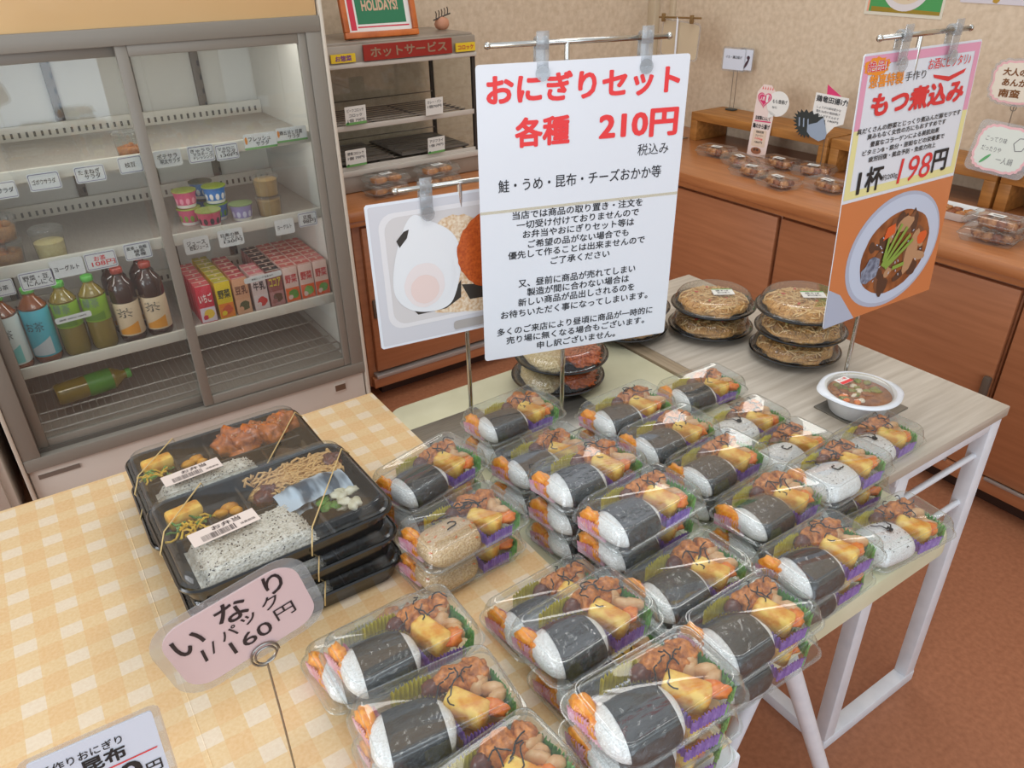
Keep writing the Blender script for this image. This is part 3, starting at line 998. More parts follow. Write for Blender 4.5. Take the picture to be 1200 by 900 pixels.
t = thing('picture_frame', 'orange framed holiday greeting picture leaning on the hot case', 'picture frame', (1.115, 2.40, 1.139), face_rot(R(-4), R(-14)))
b = MB()
for (x0, x1, z0, z1) in ((-0.122, 0.122, 0, 0.018), (-0.122, 0.122, 0.182, 0.20), (-0.122, -0.104, 0.018, 0.182), (0.104, 0.122, 0.018, 0.182)):
    b.bb(x0, x1, -0.012, 0.008, z0, z1, 0, 0.003)
b.bb(-0.12, 0.12, 0.0, 0.006, 0.002, 0.198, 1)
b.build('frame', [noisy('orange_wood', (182, 92, 34), (202, 108, 44), 30, 3, rough=0.4), mat('frame_back', (140, 100, 60), 0.6)], t)
g = MB()
g.flat([(-0.104, 0.018), (0.104, 0.018), (0.104, 0.182), (-0.104, 0.182)], -0.001, 0)
g.flat([(-0.096, 0.024), (-0.078, 0.024), (-0.078, 0.182), (-0.096, 0.182)], -0.0014, 1)
g.flat([(-0.074, 0.030), (0.096, 0.030), (0.096, 0.034), (-0.074, 0.034)], -0.0014, 1)
g.flat([(-0.072, 0.040), (0.088, 0.040), (0.088, 0.182), (-0.072, 0.182)], -0.0014, 2)
g.text('HAPPY', -0.045, 0.05, 0.128, 0.030, -0.002, 3, 0.03)
g.text('HOLIDAYS!', -0.052, 0.066, 0.092, 0.030, -0.002, 3, 0.03)
g.build('greeting_print', [PAPER, mat('berry_red', (206, 40, 66), 0.4), mat('holiday_green', (34, 118, 78), 0.4), mat('tan_letters', (206, 170, 140), 0.5)], t)
MB().bb(-0.10, -0.085, 0.006, 0.03, 0.11, 0.116, 0).bb(-0.10, -0.085, 0.028, 0.034, 0.0095, 0.116).build('stand_leg', mat('frame_back', (140, 100, 60), 0.6), t)
t = thing('clay_ornament', 'small pink clay ornament with dark twigs on the hot case corner', 'ornament', (1.385, 2.50, 1.137))
MB().blob((0, 0, 0.02), (0.026, 0.02, 0.022), 0.12, 1.5, 3, 3, 0, None, 0.85).build('pot', mat('pink_clay', (196, 138, 108), 0.6), t)
b = MB()
for k in range(5):
    b.tube([(-0.024 + k * 0.011, -0.004, 0.036 + k * 0.003), (-0.024 + k * 0.011 + 0.002, -0.004, 0.05 + k * 0.003), (-0.024 + k * 0.011, -0.003, 0.058 + k * 0.003)], 0.0018, 5)
b.tube([(-0.035, -0.005, 0.032), (0, -0.005, 0.042), (0.03, -0.005, 0.05)], 0.0025, 5)
b.build('twigs', mat('twig_dark', (62, 52, 46), 0.6), t)

# ------------------------------------------------------------------ tables
ZG, ZT = 0.70, 0.68


def gingham():
    m, n, l, b = nt('yellow_gingham_cloth')
    co = coords(n, l, (1, 1, 1))
    sp = n.new('ShaderNodeSeparateXYZ')
    l.new(co, sp.inputs[0])
    outs = []
    for ax in (0, 1):
        mu = n.new('ShaderNodeMath')
        mu.operation = 'MULTIPLY'
        mu.inputs[1].default_value = 1 / 0.047
        l.new(sp.outputs[ax], mu.inputs[0])
        fr = n.new('ShaderNodeMath')
        fr.operation = 'FRACT'
        l.new(mu.outputs[0], fr.inputs[0])
        gt = n.new('ShaderNodeMath')
        gt.operation = 'GREATER_THAN'
        gt.inputs[1].default_value = (0.48, 0.42)[ax]
        l.new(fr.outputs[0], gt.inputs[0])
        outs.append(gt)
    ad = n.new('ShaderNodeMath')
    l.new(outs[0].outputs[0], ad.inputs[0])
    l.new(outs[1].outputs[0], ad.inputs[1])
    r = n.new('ShaderNodeValToRGB')
    r.color_ramp.interpolation = 'CONSTANT'
    e = r.color_ramp.elements
    e[0].position, e[0].color = 0, lin((236, 218, 192))
    e[1].position, e[1].color = 0.75, lin((230, 190, 136))
    k = e.new(0.25)
    k.color = lin((232, 200, 150))
    dv = n.new('ShaderNodeMath')
    dv.operation = 'MULTIPLY'
    dv.inputs[1].default_value = 0.5
    l.new(ad.outputs[0], dv.inputs[0])
    l.new(dv.outputs[0], r.inputs[0])
    tn = n.new('ShaderNodeTexNoise')
    tn.inputs['Scale'].default_value = 260
    tn.inputs['Detail'].default_value = 3
    l.new(co, tn.inputs['Vector'])
    mx = n.new('ShaderNodeMix')
    mx.data_type = 'RGBA'
    mx.inputs[0].default_value = 0.16
    l.new(r.outputs[0], mx.inputs[6])
    rr = ramp2(n, l, tn.outputs[0], (200, 160, 110), (236, 222, 196), 0.35, 0.65)
    l.new(rr.outputs[0], mx.inputs[7])
    l.new(mx.outputs[2], b.inputs['Base Color'])
    b.inputs['Roughness'].default_value = 0.42
    bp = n.new('ShaderNodeBump')
    bp.inputs['Strength'].default_value = 0.12
    bp.inputs['Distance'].default_value = 0.001
    l.new(tn.outputs[0], bp.inputs['Height'])
    l.new(bp.outputs[0], b.inputs['Normal'])
    return m


GX0, GX1, GY0, GY1 = -1.0, 0.428, 0.268, 1.105
t = thing('display_table', 'white box shaped table under the yellow checked cloth', 'table', (0, 0, 0))
MB().bb(GX0, GX1, GY0, GY1, 0.655, ZG - 0.0025, 0, 0.003).build('table_top', WHITEM, t)
b = MB()
b.bb(GX0 + 0.01, GX1 - 0.012, GY0 + 0.004, GY1 - 0.012, 0.0, 0.655, 0, 0.002)
b.build('table_body', WHITEM, t)
b = MB().bb(GX0 - 0.002, GX1 + 0.002, GY0 + 0.014, GY1 + 0.002, ZG - 0.0024, ZG, 0, 0.0008)
for (xa, ya, xb, yb) in ((0.005, 1.100, 0.005, 0.30), (-0.47, 1.100, -0.47, 0.30)):  # fold creases left in the vinyl
    b.tube([(xa, ya, ZG - 0.0001), (xb, yb, ZG - 0.0001)], 0.0005, 6)
tag(b.build('tablecloth', gingham()), 'yellow and white checked vinyl cloth covering the left table', 'tablecloth')

CREAM = noisy('cream_table_top', (208, 204, 172), (218, 214, 184), 14, 3, rough=0.4)
CX0, CX1, CY0, CY1 = 0.434, 0.934, 0.338, 1.07
t = thing('cream_table', 'cream topped folding table under the rice ball packs', 'table', (0, 0, 0))
rings = []
for z, ins in ((ZT - 0.036, 0.006), (ZT - 0.032, 0.0), (ZT - 0.010, 0.0), (ZT - 0.003, 0.002), (ZT, 0.008)):
    rings.append(rrect(CX1 - CX0 - 2 * ins, CY1 - CY0 - 2 * ins, 0.030 - ins * 0.5, z, 6, 2, 0, (CX0 + CX1) / 2, (CY0 + CY1) / 2))
MB().loft(rings, 0, True, True).build('table_top', CREAM, t)
for (p, q) in (((0.603, 0.345, ZT - 0.036), (0.905, 0.352, 0.0)), ((0.60, 1.03, ZT - 0.036), (0.86, 1.03, 0.0)),
               ((0.74, 0.42, ZT - 0.036), (0.50, 0.42, 0.0)), ((0.74, 0.99, ZT - 0.036), (0.50, 0.99, 0.0))):
    d = (Vector(q) - Vector(p)).normalized()
    MB().tube([p, Vector(q) - d * 0.02, q], [0.0115, 0.0115, 0.014], 12).build('leg', WHITEM, t)

PALEW = build_wood('white_wood_top', (176, 164, 148), (204, 194, 180), 0, 7, 0.45, stretch=12)
WX0, WX1, WY0, WY1 = 0.937, 1.312, 0.460, 1.215
t = thing('white_wood_table', 'pale wood grain table with white metal frame at the right', 'table', (0, 0, 0))
MB().bb(WX0 + 0.030, WX1, WY0, WY1, ZT - 0.020, ZT, 0, 0.0025).build('table_top', PALEW, t)
MB().bb(WX0, WX0 + 0.0295, WY0, WY1, ZT - 0.020, ZT, 0, 0.002).build('edge_strip', noisy('edge_strip_wood', (150, 132, 108), (172, 152, 126), 9, 4, rough=0.45, stretch=(14, 1, 14)), t)
for (x, y) in ((1.02, WY0 + 0.016), (1.287, WY0 + 0.016), (1.02, WY1 - 0.016), (1.287, WY1 - 0.016)):
    MB().bb(x - 0.016, x + 0.016, y - 0.013, y + 0.013, 0.002, ZT - 0.020, 0, 0.002).build('leg', WHITEM, t)
b = MB()
b.bb(1.003, 1.304, WY0 + 0.002, WY0 + 0.030, 0.0, 0.028, 0, 0.002)
b.bb(1.003, 1.304, WY1 - 0.030, WY1 - 0.002, 0.0, 0.028, 0, 0.002)
b.bb(1.006, 1.034, WY0 + 0.03, WY1 - 0.03, 0.0, 0.026, 0, 0.002)
b.build('foot_rail', WHITEM, t)
b = MB()
b.bb(1.0, 1.30, WY0 + 0.004, WY0 + 0.026, ZT - 0.040, ZT - 0.0205, 0, 0.002)
b.bb(1.0, 1.30, WY1 - 0.026, WY1 - 0.004, ZT - 0.040, ZT - 0.0205, 0, 0.002)
b.bb(1.27, 1.295, WY0 + 0.026, WY1 - 0.026, ZT - 0.040, ZT - 0.0205, 0, 0.002)
b.build('apron', WHITEM, t)
for z in (0.585, 0.482):
    for yy in (WY0 + 0.016, WY1 - 0.016):
        MB().tube([(1.02, yy, z), (1.29, yy, z)], 0.0055, 10).build('cross_rod', WHITEM, t)

# ------------------------------------------------------------------ onigiri packs
RICE = rice_mat('white_rice', (216, 213, 206), (240, 239, 235), (247, 247, 244))
RICEB = rice_mat('brown_mixed_rice', (170, 130, 86), (212, 174, 122), (226, 196, 150))
NORI = noisy('nori_in_film', (14, 16, 17), (50, 53, 52), 130, 6, 0.3, 0.75, 0.45, 0.8, 0.002, 0.0, (1, 2.4, 1))
CHICK = noisy('fried_chicken', (140, 70, 20), (226, 142, 60), 170, 6, 0.3, 0.7, 0.36, 0.6, 0.002, 0.2)
MEATB = noisy('glazed_meatball', (74, 32, 20), (120, 60, 38), 150, 4, 0.3, 0.7, 0.3, 0.4, 0.001, 0.3)
EGGY = noisy('rolled_omelette', (226, 146, 36), (246, 204, 96), 70, 5, 0.38, 0.6, 0.4, 0.3, 0.001)
PICK = noisy('orange_pickle', (236, 128, 6), (250, 172, 36), 240, 3, 0.3, 0.7, 0.35, 0.5, 0.001, 0.3)
CARR = noisy('simmered_carrot_piece', (222, 104, 22), (240, 140, 44), 120, 3, rough=0.35, coat=0.2)
SIMM = noisy('simmered_root', (204, 152, 98), (216, 176, 128), 110, 4, 0.35, 0.65, 0.38, 0.3, 0.001, 0.2)
PINKC = noisy('pink_paper_cup', (234, 160, 190), (244, 208, 222), 120, 2, rough=0.5)
PURPC = noisy('purple_paper_cup', (136, 96, 190), (170, 140, 214), 120, 2, rough=0.5)
YELLC = noisy('yellow_paper_cup', (214, 196, 12), (232, 220, 60), 120, 2, rough=0.5)
GREENC = noisy('green_leaf_divider', (96, 170, 84), (150, 206, 120), 120, 2, rough=0.45)
KELP = mat('dark_kelp', (26, 20, 16), 0.35, coat=0.3)
SESA = mat('black_sesame', (58, 52, 54), 0.5)

PL, PW = 0.147, 0.091


RBL, RBW, RBH = 0.0375, 0.0305, 0.0170


def rb_point(u, ph, k=1.0):
    """barrel shaped rice ball lying along x: u in -1..1 along it, ph round it from the top"""
    q = (max(0.0, 1 - abs(u) ** 3.2)) ** 0.42
    c_, s_ = math.cos(ph), math.sin(ph)
    r = 1 + 0.06 * math.cos(3 * ph) - 0.02 * math.cos(2 * ph)
    y = math.copysign(abs(s_) ** 0.88, s_) * r * q
    z = math.copysign(abs(c_) ** 0.92, c_) * r * q
    if z < -0.8:
        z = -0.8 - (z + 0.8) * 0.1
    return Vector((u * RBL * k, y * RBW * k, z * RBH * k))


def rb_top(x, y):
    u = max(-1, min(1, x / RBL))
    q = max(0.05, (max(0.0, 1 - abs(u) ** 3.2)) ** 0.42)
    v = max(-1, min(1, y / RBW / q))
    return RBH * q * math.sqrt(max(0.0, 1 - v * v)) * 1.03


def rice_ball(seed=0, nu=22, nph=36):
    vs, fs = [], []
    for i in range(nu + 1):
        u = -math.cos(PI * i / nu)
        for j in range(nph):
            p = rb_point(u, 2 * PI * j / nph)
            k = 1 + 0.035 * noise.noise(p * 65 + Vector((seed * 9, 0, 0)))
            vs.append(p * k)
    for i in range(nu):
        for j in range(nph):
            k = (j + 1) % nph
            fs.append([i * nph + j, i * nph + k, (i + 1) * nph + k, (i + 1) * nph + j])
    return vs, fs


def nori_band(u0, u1, slant, seed=0, nx=16, ny=34):
    """strip of nori wrapped over the middle of the rice ball"""
    vs, fs = [], []
    for i in range(nx + 1):
        for j in range(ny + 1):
            ph = R(-125 + 250 * j / ny)
            u = u0 + (u1 - u0) * i / nx + slant * math.sin(ph) * (1 - i / nx)
            p = rb_point(u, ph)
            k = 1.035 + 0.026 * noise.noise(p * 110 + Vector((seed * 4, 0, 0))) + 0.014 * noise.noise(p * 300)
            vs.append(Vector((p.x, p.y * k, p.z * k)))
    n = ny + 1
    for i in range(nx):
        for j in range(ny):
            a = i * n + j
            fs.append([a, a + 1, a + n + 1, a + n])
    return vs, fs


def wavy(mb, p0, p1, h, amp, waves, lean=(0, 0), mi=0, zig=0.0, z0=0.003, n=40):
    """frilled divider standing between two points"""
    p0, p1 = Vector((p0[0], p0[1], 0)), Vector((p1[0], p1[1], 0))
    d = (p1 - p0)
    nn = Vector((-d.y, d.x, 0)).normalized()
    vs = []
    for i in range(n + 1):
        t_ = i / n
        s_ = amp * math.sin(2 * PI * waves * t_)
        q = p0 + d * t_ + nn * s_
        hh = h * (1 - zig * (i % 2)) * (0.82 + 0.18 * math.sin(PI * t_))
        vs.append((q.x, q.y, z0))
        vs.append((q.x + lean[0] + nn.x * s_ * 0.5, q.y + lean[1] + nn.y * s_ * 0.5, z0 + hh))
    return mb.add(vs, [[2 * i, 2 * i + 2, 2 * i + 3, 2 * i + 1] for i in range(n)], mi)


def container(t, L, W, zf, zt, rb=0.012, fl=0.00045, tray_m=None, lid_m=None, base=0.84):
    """clear clamshell: fluted tray with a flange and a raised lid with rounded shoulders"""
    n, m = 7, 14
    tr = [rrect(L * base, W * (base - 0.02), rb, 0.0008, n, m), rrect(L * (base + 0.01), W * base, rb, 0.0025, n, m, fl), rrect(L * 0.945, W * 0.93, rb, zf - 0.001, n, m, fl),
          rrect(L * 0.95, W * 0.935, rb, zf, n, m), rrect(L * 0.995, W * 0.99, rb + 0.004, zf + 0.0002, n, m), rrect(L, W, rb + 0.004, zf - 0.001, n, m)]
    MB().loft(tr, 0, True, False).build('tray', tray_m or TRAYC, t, angle=50)
    h = zt - zf
    ld = [rrect(L, W, rb + 0.004, zf + 0.0008, n, m), rrect(L * 0.995, W * 0.99, rb + 0.004, zf + 0.0016, n, m), rrect(L * 0.955, W * 0.94, rb, zf + 0.0018, n, m),
          rrect(L * 0.945, W * 0.925, rb, zf + 0.003, n, m, fl), rrect(L * 0.915, W * 0.875, rb, zf + h * 0.70, n, m, fl), rrect(L * 0.895, W * 0.845, rb, zf + h * 0.88, n, m),
          rrect(L * 0.86, W * 0.79, rb, zf + h * 0.985, n, m), rrect(L * 0.82, W * 0.73, rb, zt, n, m), rrect(L * 0.80, W * 0.70, rb, zt - 0.0012, n, m)]
    lb = MB().loft(ld, 0, False, True)
    for (kl, kw, zz, rr_) in ((1.0, 1.0, zf + 0.0004, 0.0009), (0.865, 0.795, zt - 0.0006, 0.0006)):
        ring = rrect(L * kl, W * kw, rb + (0.004 if kl == 1.0 else 0), zz, 5, 3)
        lb.tube(ring, rr_, 6, 0, True)
    lb.build('lid', lid_m or LID, t, angle=50)


def sides(t, seed, simple=False):
    rnd = random.Random(seed)
    j = lambda a: rnd.uniform(-a, a)
    # pickle in a pink paper cup at the left back corner
    b = MB()
    b.blob((-0.0575 + j(0.001), 0.022 + j(0.002), 0.0195), (0.0075, 0.0135, 0.0145), 0.35, 2.2, seed + 1, 3, 0, 0.2)
    b.blob((-0.0575, 0.008, 0.016), (0.0065, 0.010, 0.012), 0.35, 2.2, seed + 2, 3, 0, -0.3)
    b.build('pickle', PICK, t)
    b = MB()
    wavy(b, (-0.0655, 0.034), (-0.0600, -0.006), 0.022, 0.0010, 13, (-0.002, 0), 0, 0.08)
    wavy(b, (-0.0600, -0.006), (-0.0480, 0.004), 0.020, 0.0009, 6, (0.001, 0), 0, 0.08)
    wavy(b, (-0.0480, 0.004), (-0.0500, 0.034), 0.022, 0.0010, 10, (0.002, 0), 0, 0.08)
    b.build('pink_cup', PINKC, t)
    b = MB()
    wavy(b, (-0.030 + j(0.003), 0.0365), (0.010, 0.0375), 0.026, 0.0012, 9, (0.001, 0.0005), 0, 0.15)
    wavy(b, (-0.016, 0.029), (0.014 + j(0.003), 0.0155), 0.020, 0.0014, 8, (-0.002, -0.003), 0, 0.15)
    b.build('yellow_cup', YELLC, t)
    MB().blob((0.006 + j(0.003), 0.0265 + j(0.002), 0.017), (0.0105, 0.009, 0.0105), 0.16, 2.2, seed + 3, 3, 0).build('meatball', MEATB, t)
    b = MB()
    b.blob((0.031 + j(0.003), 0.0245 + j(0.002), 0.0205), (0.0175, 0.0135, 0.0150), 0.30, 1.5, seed + 4, 4, 0, j(0.9))
    b.blob((0.050 + j(0.002), 0.0225, 0.0195), (0.0125, 0.0150, 0.0140), 0.30, 1.6, seed + 5, 4, 0, j(0.9))
    b.blob((0.020 + j(0.002), 0.029, 0.0185), (0.0120, 0.0095, 0.0125), 0.28, 1.6, seed + 6, 3, 0, j(0.6))
    b.blob((0.040 + j(0.002), 0.012, 0.0185), (0.0110, 0.0080, 0.0120), 0.30, 1.7, seed + 7, 3, 0, j(0.6))
    b.build('fried_chicken', CHICK, t)
    b = MB()
    a = R(-62 + j(10))
    M = Matrix.Translation((0.0255 + j(0.002), -0.0095 + j(0.002), 0.0205)) @ Matrix.Rotation(a, 4, 'Z') @ Matrix.Rotation(R(6), 4, 'Y')
    bx = MB().box((0, 0, 0), (0.042, 0.0215, 0.026), 0, 0.0060, None, 3)
    for q in bx.v:
        q += Vector((0, 0, 0.0022 * noise.noise(q * 150 + Vector((seed, 0, 0)))))
    b.add(bx.v, bx.f, 0, M)
    b.build('omelette', EGGY, t)
    b = MB()
    for k in range(4):
        b.blob((0.050 + j(0.005), -0.004 + 0.009 * (k - 1) + j(0.002), 0.021 + j(0.003)), (0.0125, 0.0070, 0.0085), 0.3, 2.0, seed + 10 + k, 2, 0, j(1.2))
    b.build('simmered_vegetables', SIMM, t)
    MB().blob((0.045 + j(0.004), -0.021 + j(0.004), 0.022), (0.0120, 0.0085, 0.0075), 0.38, 1.6, seed + 20, 3, 0, j(0.8)).build('carrot', CARR, t)
    b = MB()
    wavy(b, (0.0605, 0.018), (0.0625, -0.030), 0.024, 0.0013, 11, (0.002, 0), 0, 0.2)
    wavy(b, (0.062, -0.028), (0.046, -0.0365), 0.018, 0.0012, 5, (0, -0.001), 0, 0.2)
    b.build('green_divider', GREENC, t)
    b = MB()
    wavy(b, (0.009, -0.034), (0.050, -0.0355), 0.019, 0.0011, 12, (0, -0.001), 0, 0.1)
    wavy(b, (0.007, 0.006), (0.013, -0.033), 0.020, 0.0009, 10, (-0.001, 0), 0, 0.1)
    b.build('purple_cup', PURPC, t)
    b = MB()
    for k in range(6):
        x, y = 0.030 + j(0.016), 0.015 + j(0.012)
        pts = []
        a = j(3)
        for q in range(7):
            x, y = max(-0.01, min(0.060, x)), max(-0.030, min(0.034, y))
            pts.append((x, y, 0.0355 + 0.0015 * math.sin(q + k)))
            a += j(1.1)
            x += 0.0042 * math.cos(a)
            y += 0.0042 * math.sin(a)
        b.tube(pts, 0.00075, 5)
    b.build('kelp_shreds', KELP, t)


PROTO = {}


def make_pack(kind, seed):
    t = thing('onigiri_pack', 'pack', 'rice ball pack')
    container(t, PL, PW, 0.0165, 0.0405)
    rnd = random.Random(seed)
    rot = R(-3 + rnd.uniform(-6, 6))
    M = Matrix.Translation((-0.0275 + rnd.uniform(-0.0015, 0.0015), -0.0085 + rnd.uniform(-0.001, 0.001), 0.0188)) @ Matrix.Rotation(rot, 4, 'Z')
    vs, fs = rice_ball(seed)
    b = MB().add(vs, fs, 0, M)
    if kind != 'nori':
        for k in range(48 if kind == 'sesame' else 14):
            x, y = RBL * rnd.uniform(-0.92, 0.92), RBW * rnd.uniform(-0.85, 0.85)
            sz = (0.0011, 0.0006, 0.0005) if kind == 'sesame' else (0.003, 0.0014, 0.001)
            b.blob(M @ Vector((x, y, rb_top(x, y))), sz, 0, 1, 0, 1, 1, k * 1.3)
    ro = b.build('rice_ball', [RICEB if kind == 'mixed' else RICE, SESA if kind == 'sesame' else CARR], t, angle=80)
    # crinkled cling film round the rice ball
    vs, fs = rice_ball(seed, 44, 64)
    film = []
    for q in vs:
        d = Vector((q.x / RBL, q.y / RBW, q.z / RBH))
        if d.length < 1e-6:
            d = Vector((1, 0, 0))
        d.normalize()
        c_ = abs(noise.noise(Vector((q.x * 120, q.y * 190, q.z * 150 + seed)))) + 0.6 * abs(noise.noise(Vector((q.x * 300 + seed, q.y * 260, q.z * 300))))
        film.append(Vector((q.x * 1.01, q.y * 1.085, q.z * 1.10)) + d * 0.0022 * c_)
    fm = MB().add(film, fs, 0, M, False)
    fm.build('cling_film', FILM, ro, smooth=False)
    if kind == 'nori':
        vs, fs = nori_band(-0.56 + rnd.uniform(-0.06, 0.06), 0.72 + rnd.uniform(-0.06, 0.06), rnd.uniform(-0.10, 0.16), seed)
        MB().add(vs, fs, 0, M).build('nori_strip', NORI, ro, angle=80)
    else:
        # shredded kelp laid over rice and chicken
        b = MB()
        for (sx, sy, sc_) in ((-0.030, 0.010, 1), (-0.021, -0.002, 1), (-0.010, 0.008, 0.9), (0.002, 0.014, 0.9), (0.012, 0.016, 0.8)):
            x, y = sx + rnd.uniform(-0.002, 0.002), sy + rnd.uniform(-0.003, 0.003)
            a = rnd.uniform(0, 6)
            pts = []
            for q in range(9):
                zz = M.translation.z + rb_top(x - M.translation.x, y - M.translation.y) * 1.12 + 0.0012
                pts.append((x, y, min(0.0388, max(zz, 0.035))))
                a += rnd.uniform(-1.3, 1.3)
                x += 0.0034 * sc_ * math.cos(a)
                y += 0.0034 * sc_ * math.sin(a)
            b.tube(pts, 0.00095, 5)
        b.build('kelp_topping', KELP, t)
    sides(t, seed)
    return t


for k in range(4):
    PROTO['n%d' % k] = make_pack('nori', 11 + 7 * k)
PROTO['s0'] = make_pack('sesame', 101)
PROTO['s1'] = make_pack('sesame', 107)
PROTO['m0'] = make_pack('mixed', 202)

# (prototype, x, y, table height, number of packs in the stack, degrees, where it stands)
HP = 0.0410
NW = 'seaweed wrapped rice ball pack'
SW = 'sesame rice ball pack without seaweed'
MW = 'brown mixed rice ball pack'
STACKS = [
    ('n0', 0.201, 0.520, ZG, 1, 0, 'right of the pink price card', 1),
    ('n1', 0.191, 0.430, ZG, 2, -5, 'in front of the pack by the pink card', 0),
    ('n2', 0.192, 0.336, ZG, 2, 5, 'cut off by the bottom edge of the photo', 0),
    ('n3', 0.368, 0.434, ZG, 1, 3, 'centre of the front row on the cloth', 1),
    ('n1', 0.342, 0.306, ZG, 3, -2, 'big front stack above the white table corner', 0),
    ('n2', 0.518, 0.436, ZT, 2, 2, 'behind the big front stack', 0),
    ('n0', 0.523, 0.350, ZT, 2, 0, 'at the cream front edge beside the big front stack', 0),
    ('n3', 0.671, 0.374, ZT, 2, 0, 'on the cream table front edge, middle', 0),
    ('s0', 0.832, 0.374, ZT, 1, -5, 'at the cream table rounded corner', 0),
    ('n2', 0.702, 0.470, ZT, 2, 4, 'just behind the middle of the cream front edge', 0),
    ('s1', 0.836, 0.468, ZT, 2, 2, 'between cream corner and pale wood table', 0),
    ('s0', 1.001, 0.512, ZT, 1, 2, 'alone on the pale wood table near the bowl', 0),
    ('s1', 0.873, 0.574, ZT, 1, 4, 'low between seaweed packs and the white bowl', 0),
    ('n0', 0.712, 0.573, ZT, 2, 5, 'third row from the cream front edge, right half', 0),
    ('s0', 0.874, 0.662, ZT, 1, 0, 'in front of the pack at the noodle trays', 0),
    ('n1', 0.901, 0.780, ZT, 1, -2, 'nearest the round noodle trays', 0),
    ('n3', 0.705, 0.752, ZT, 2, 3, 'to the left of the pack by the noodle trays', 0),
    ('n2', 0.707, 0.662, ZT, 2, 2, 'right of the big white sign pole', 0),
    ('n0', 0.524, 0.526, ZT, 3, 4, 'tall stack in the middle of all packs', 0),
    ('n3', 0.519, 0.618, ZT, 3, 3, 'tall stack in front of the big sign pole', 0),
    ('n1', 0.526, 0.724, ZT, 2, 5, 'left of the big white sign pole', 0),
    ('n2', 0.552, 0.842, ZT, 2, 3, 'behind the egg photo sign pole', 0),
    ('n0', 0.364, 0.762, ZG, 2, 14, 'by the right side of the lunch boxes', 0),
    ('m0', 0.343, 0.642, ZG, 2, 6, 'in front of the turned pack by the lunch boxes', 0),
]
OTHER = {'n0': 'n2', 'n1': 'n3', 'n2': 'n0', 'n3': 'n1', 's0': 's1', 's1': 'n1', 'm0': 'm0'}
rnd = random.Random(5)
for (pk, x, y, z0, n, deg, where, lift) in STACKS:
    kind = NW if pk[0] == 'n' else (SW if pk[0] == 's' else MW)
    for k in range(n):
        top = (k == n - 1)
        p = pk if top else OTHER[pk]
        kd = NW if p[0] == 'n' else (SW if p[0] == 's' else MW)
        pos = '' if n == 1 else (('upper ' if n == 2 else 'topmost ') if top else ('lower ' if n == 2 else ('bottom ' if k == 0 else 'middle ')))
        jx, jy, ja = (0, 0, 0) if top else (rnd.uniform(-0.004, 0.003), rnd.uniform(-0.004, 0.003), rnd.uniform(-2, 2))
        place(PROTO[p], (x + jx, y + jy, z0 + 0.0003 + (k + lift) * HP), R(deg + ja), pos + kd + ', ' + where, 'rice ball packs on the tables').scale = (1.035, 1.02, 1)
place(PROTO['n2'], (0.190, 0.560, ZG + 0.0003), R(2), 'seaweed wrapped rice ball pack sticking out beneath the one by pink card', 'rice ball packs on the tables').scale = (1.035, 1.02, 1)
place(PROTO['n0'], (0.379, 0.506, ZG + 0.0003), R(3), 'lower seaweed rice ball pack peeking out behind the centre front pack', 'rice ball packs on the tables').scale = (1.035, 1.02, 1)
place(PROTO['n2'], (0.374, 0.405, ZG + 0.0003), R(2), 'lower seaweed rice ball pack directly under the centre front pack', 'rice ball packs on the tables').scale = (1.035, 1.02, 1)

# ------------------------------------------------------------------ lunch boxes
BENTO_L, BENTO_W = 0.244, 0.180
RICES = rice_mat('box_rice', (170, 164, 150), (214, 208, 194), (226, 222, 212), 300, 0.0)
KARAS = noisy('glazed_chicken', (136, 62, 16), (208, 116, 44), 130, 5, 0.3, 0.7, 0.25, 0.5, 0.002, 0.5)
NOOD = noisy('fried_noodles', (186, 136, 72), (230, 188, 122), 190, 3, 0.35, 0.65, 0.38, 0.6, 0.002, 0.2, (1, 5, 1))
FISHS = noisy('silver_fish_skin', (58, 74, 90), (186, 202, 216), 34, 3, 0.42, 0.54, 0.4, 0.1, 0.001, 0.15, (1, 0.22, 1))
LEAF = noisy('garnish_green', (60, 110, 40), (110, 160, 70), 80, 3, rough=0.45)
SALAD = noisy('pale_salad', (196, 190, 160), (226, 222, 202), 90, 4, rough=0.45, bump=0.4)
YELB = noisy('yellow_shredded', (206, 156, 20), (226, 190, 50), 160, 4, rough=0.4, bump=0.4)
BAND = mat('rubber_band', (206, 178, 122), 0.5)
BLID = clear('box_lid', (246, 248, 248), 0.08, 0.03, 0.5, 0.02, 2.2)
GOLD = noisy('pickled_yellow', (196, 124, 10), (222, 156, 30), 100, 3, rough=0.35)


def barcode(mb, x0, x1, z0, z1, mi, seed, y=-0.0006, M=None):
    rr = random.Random(seed)
    x = x0
    while x < x1:
        w_ = rr.choice((0.0005, 0.0008, 0.0012))
        mb.flat([(x, z0), (x + w_, z0), (x + w_, z1), (x, z1)], y, mi, M)
        x += w_ + rr.choice((0.0006, 0.0009, 0.0013))


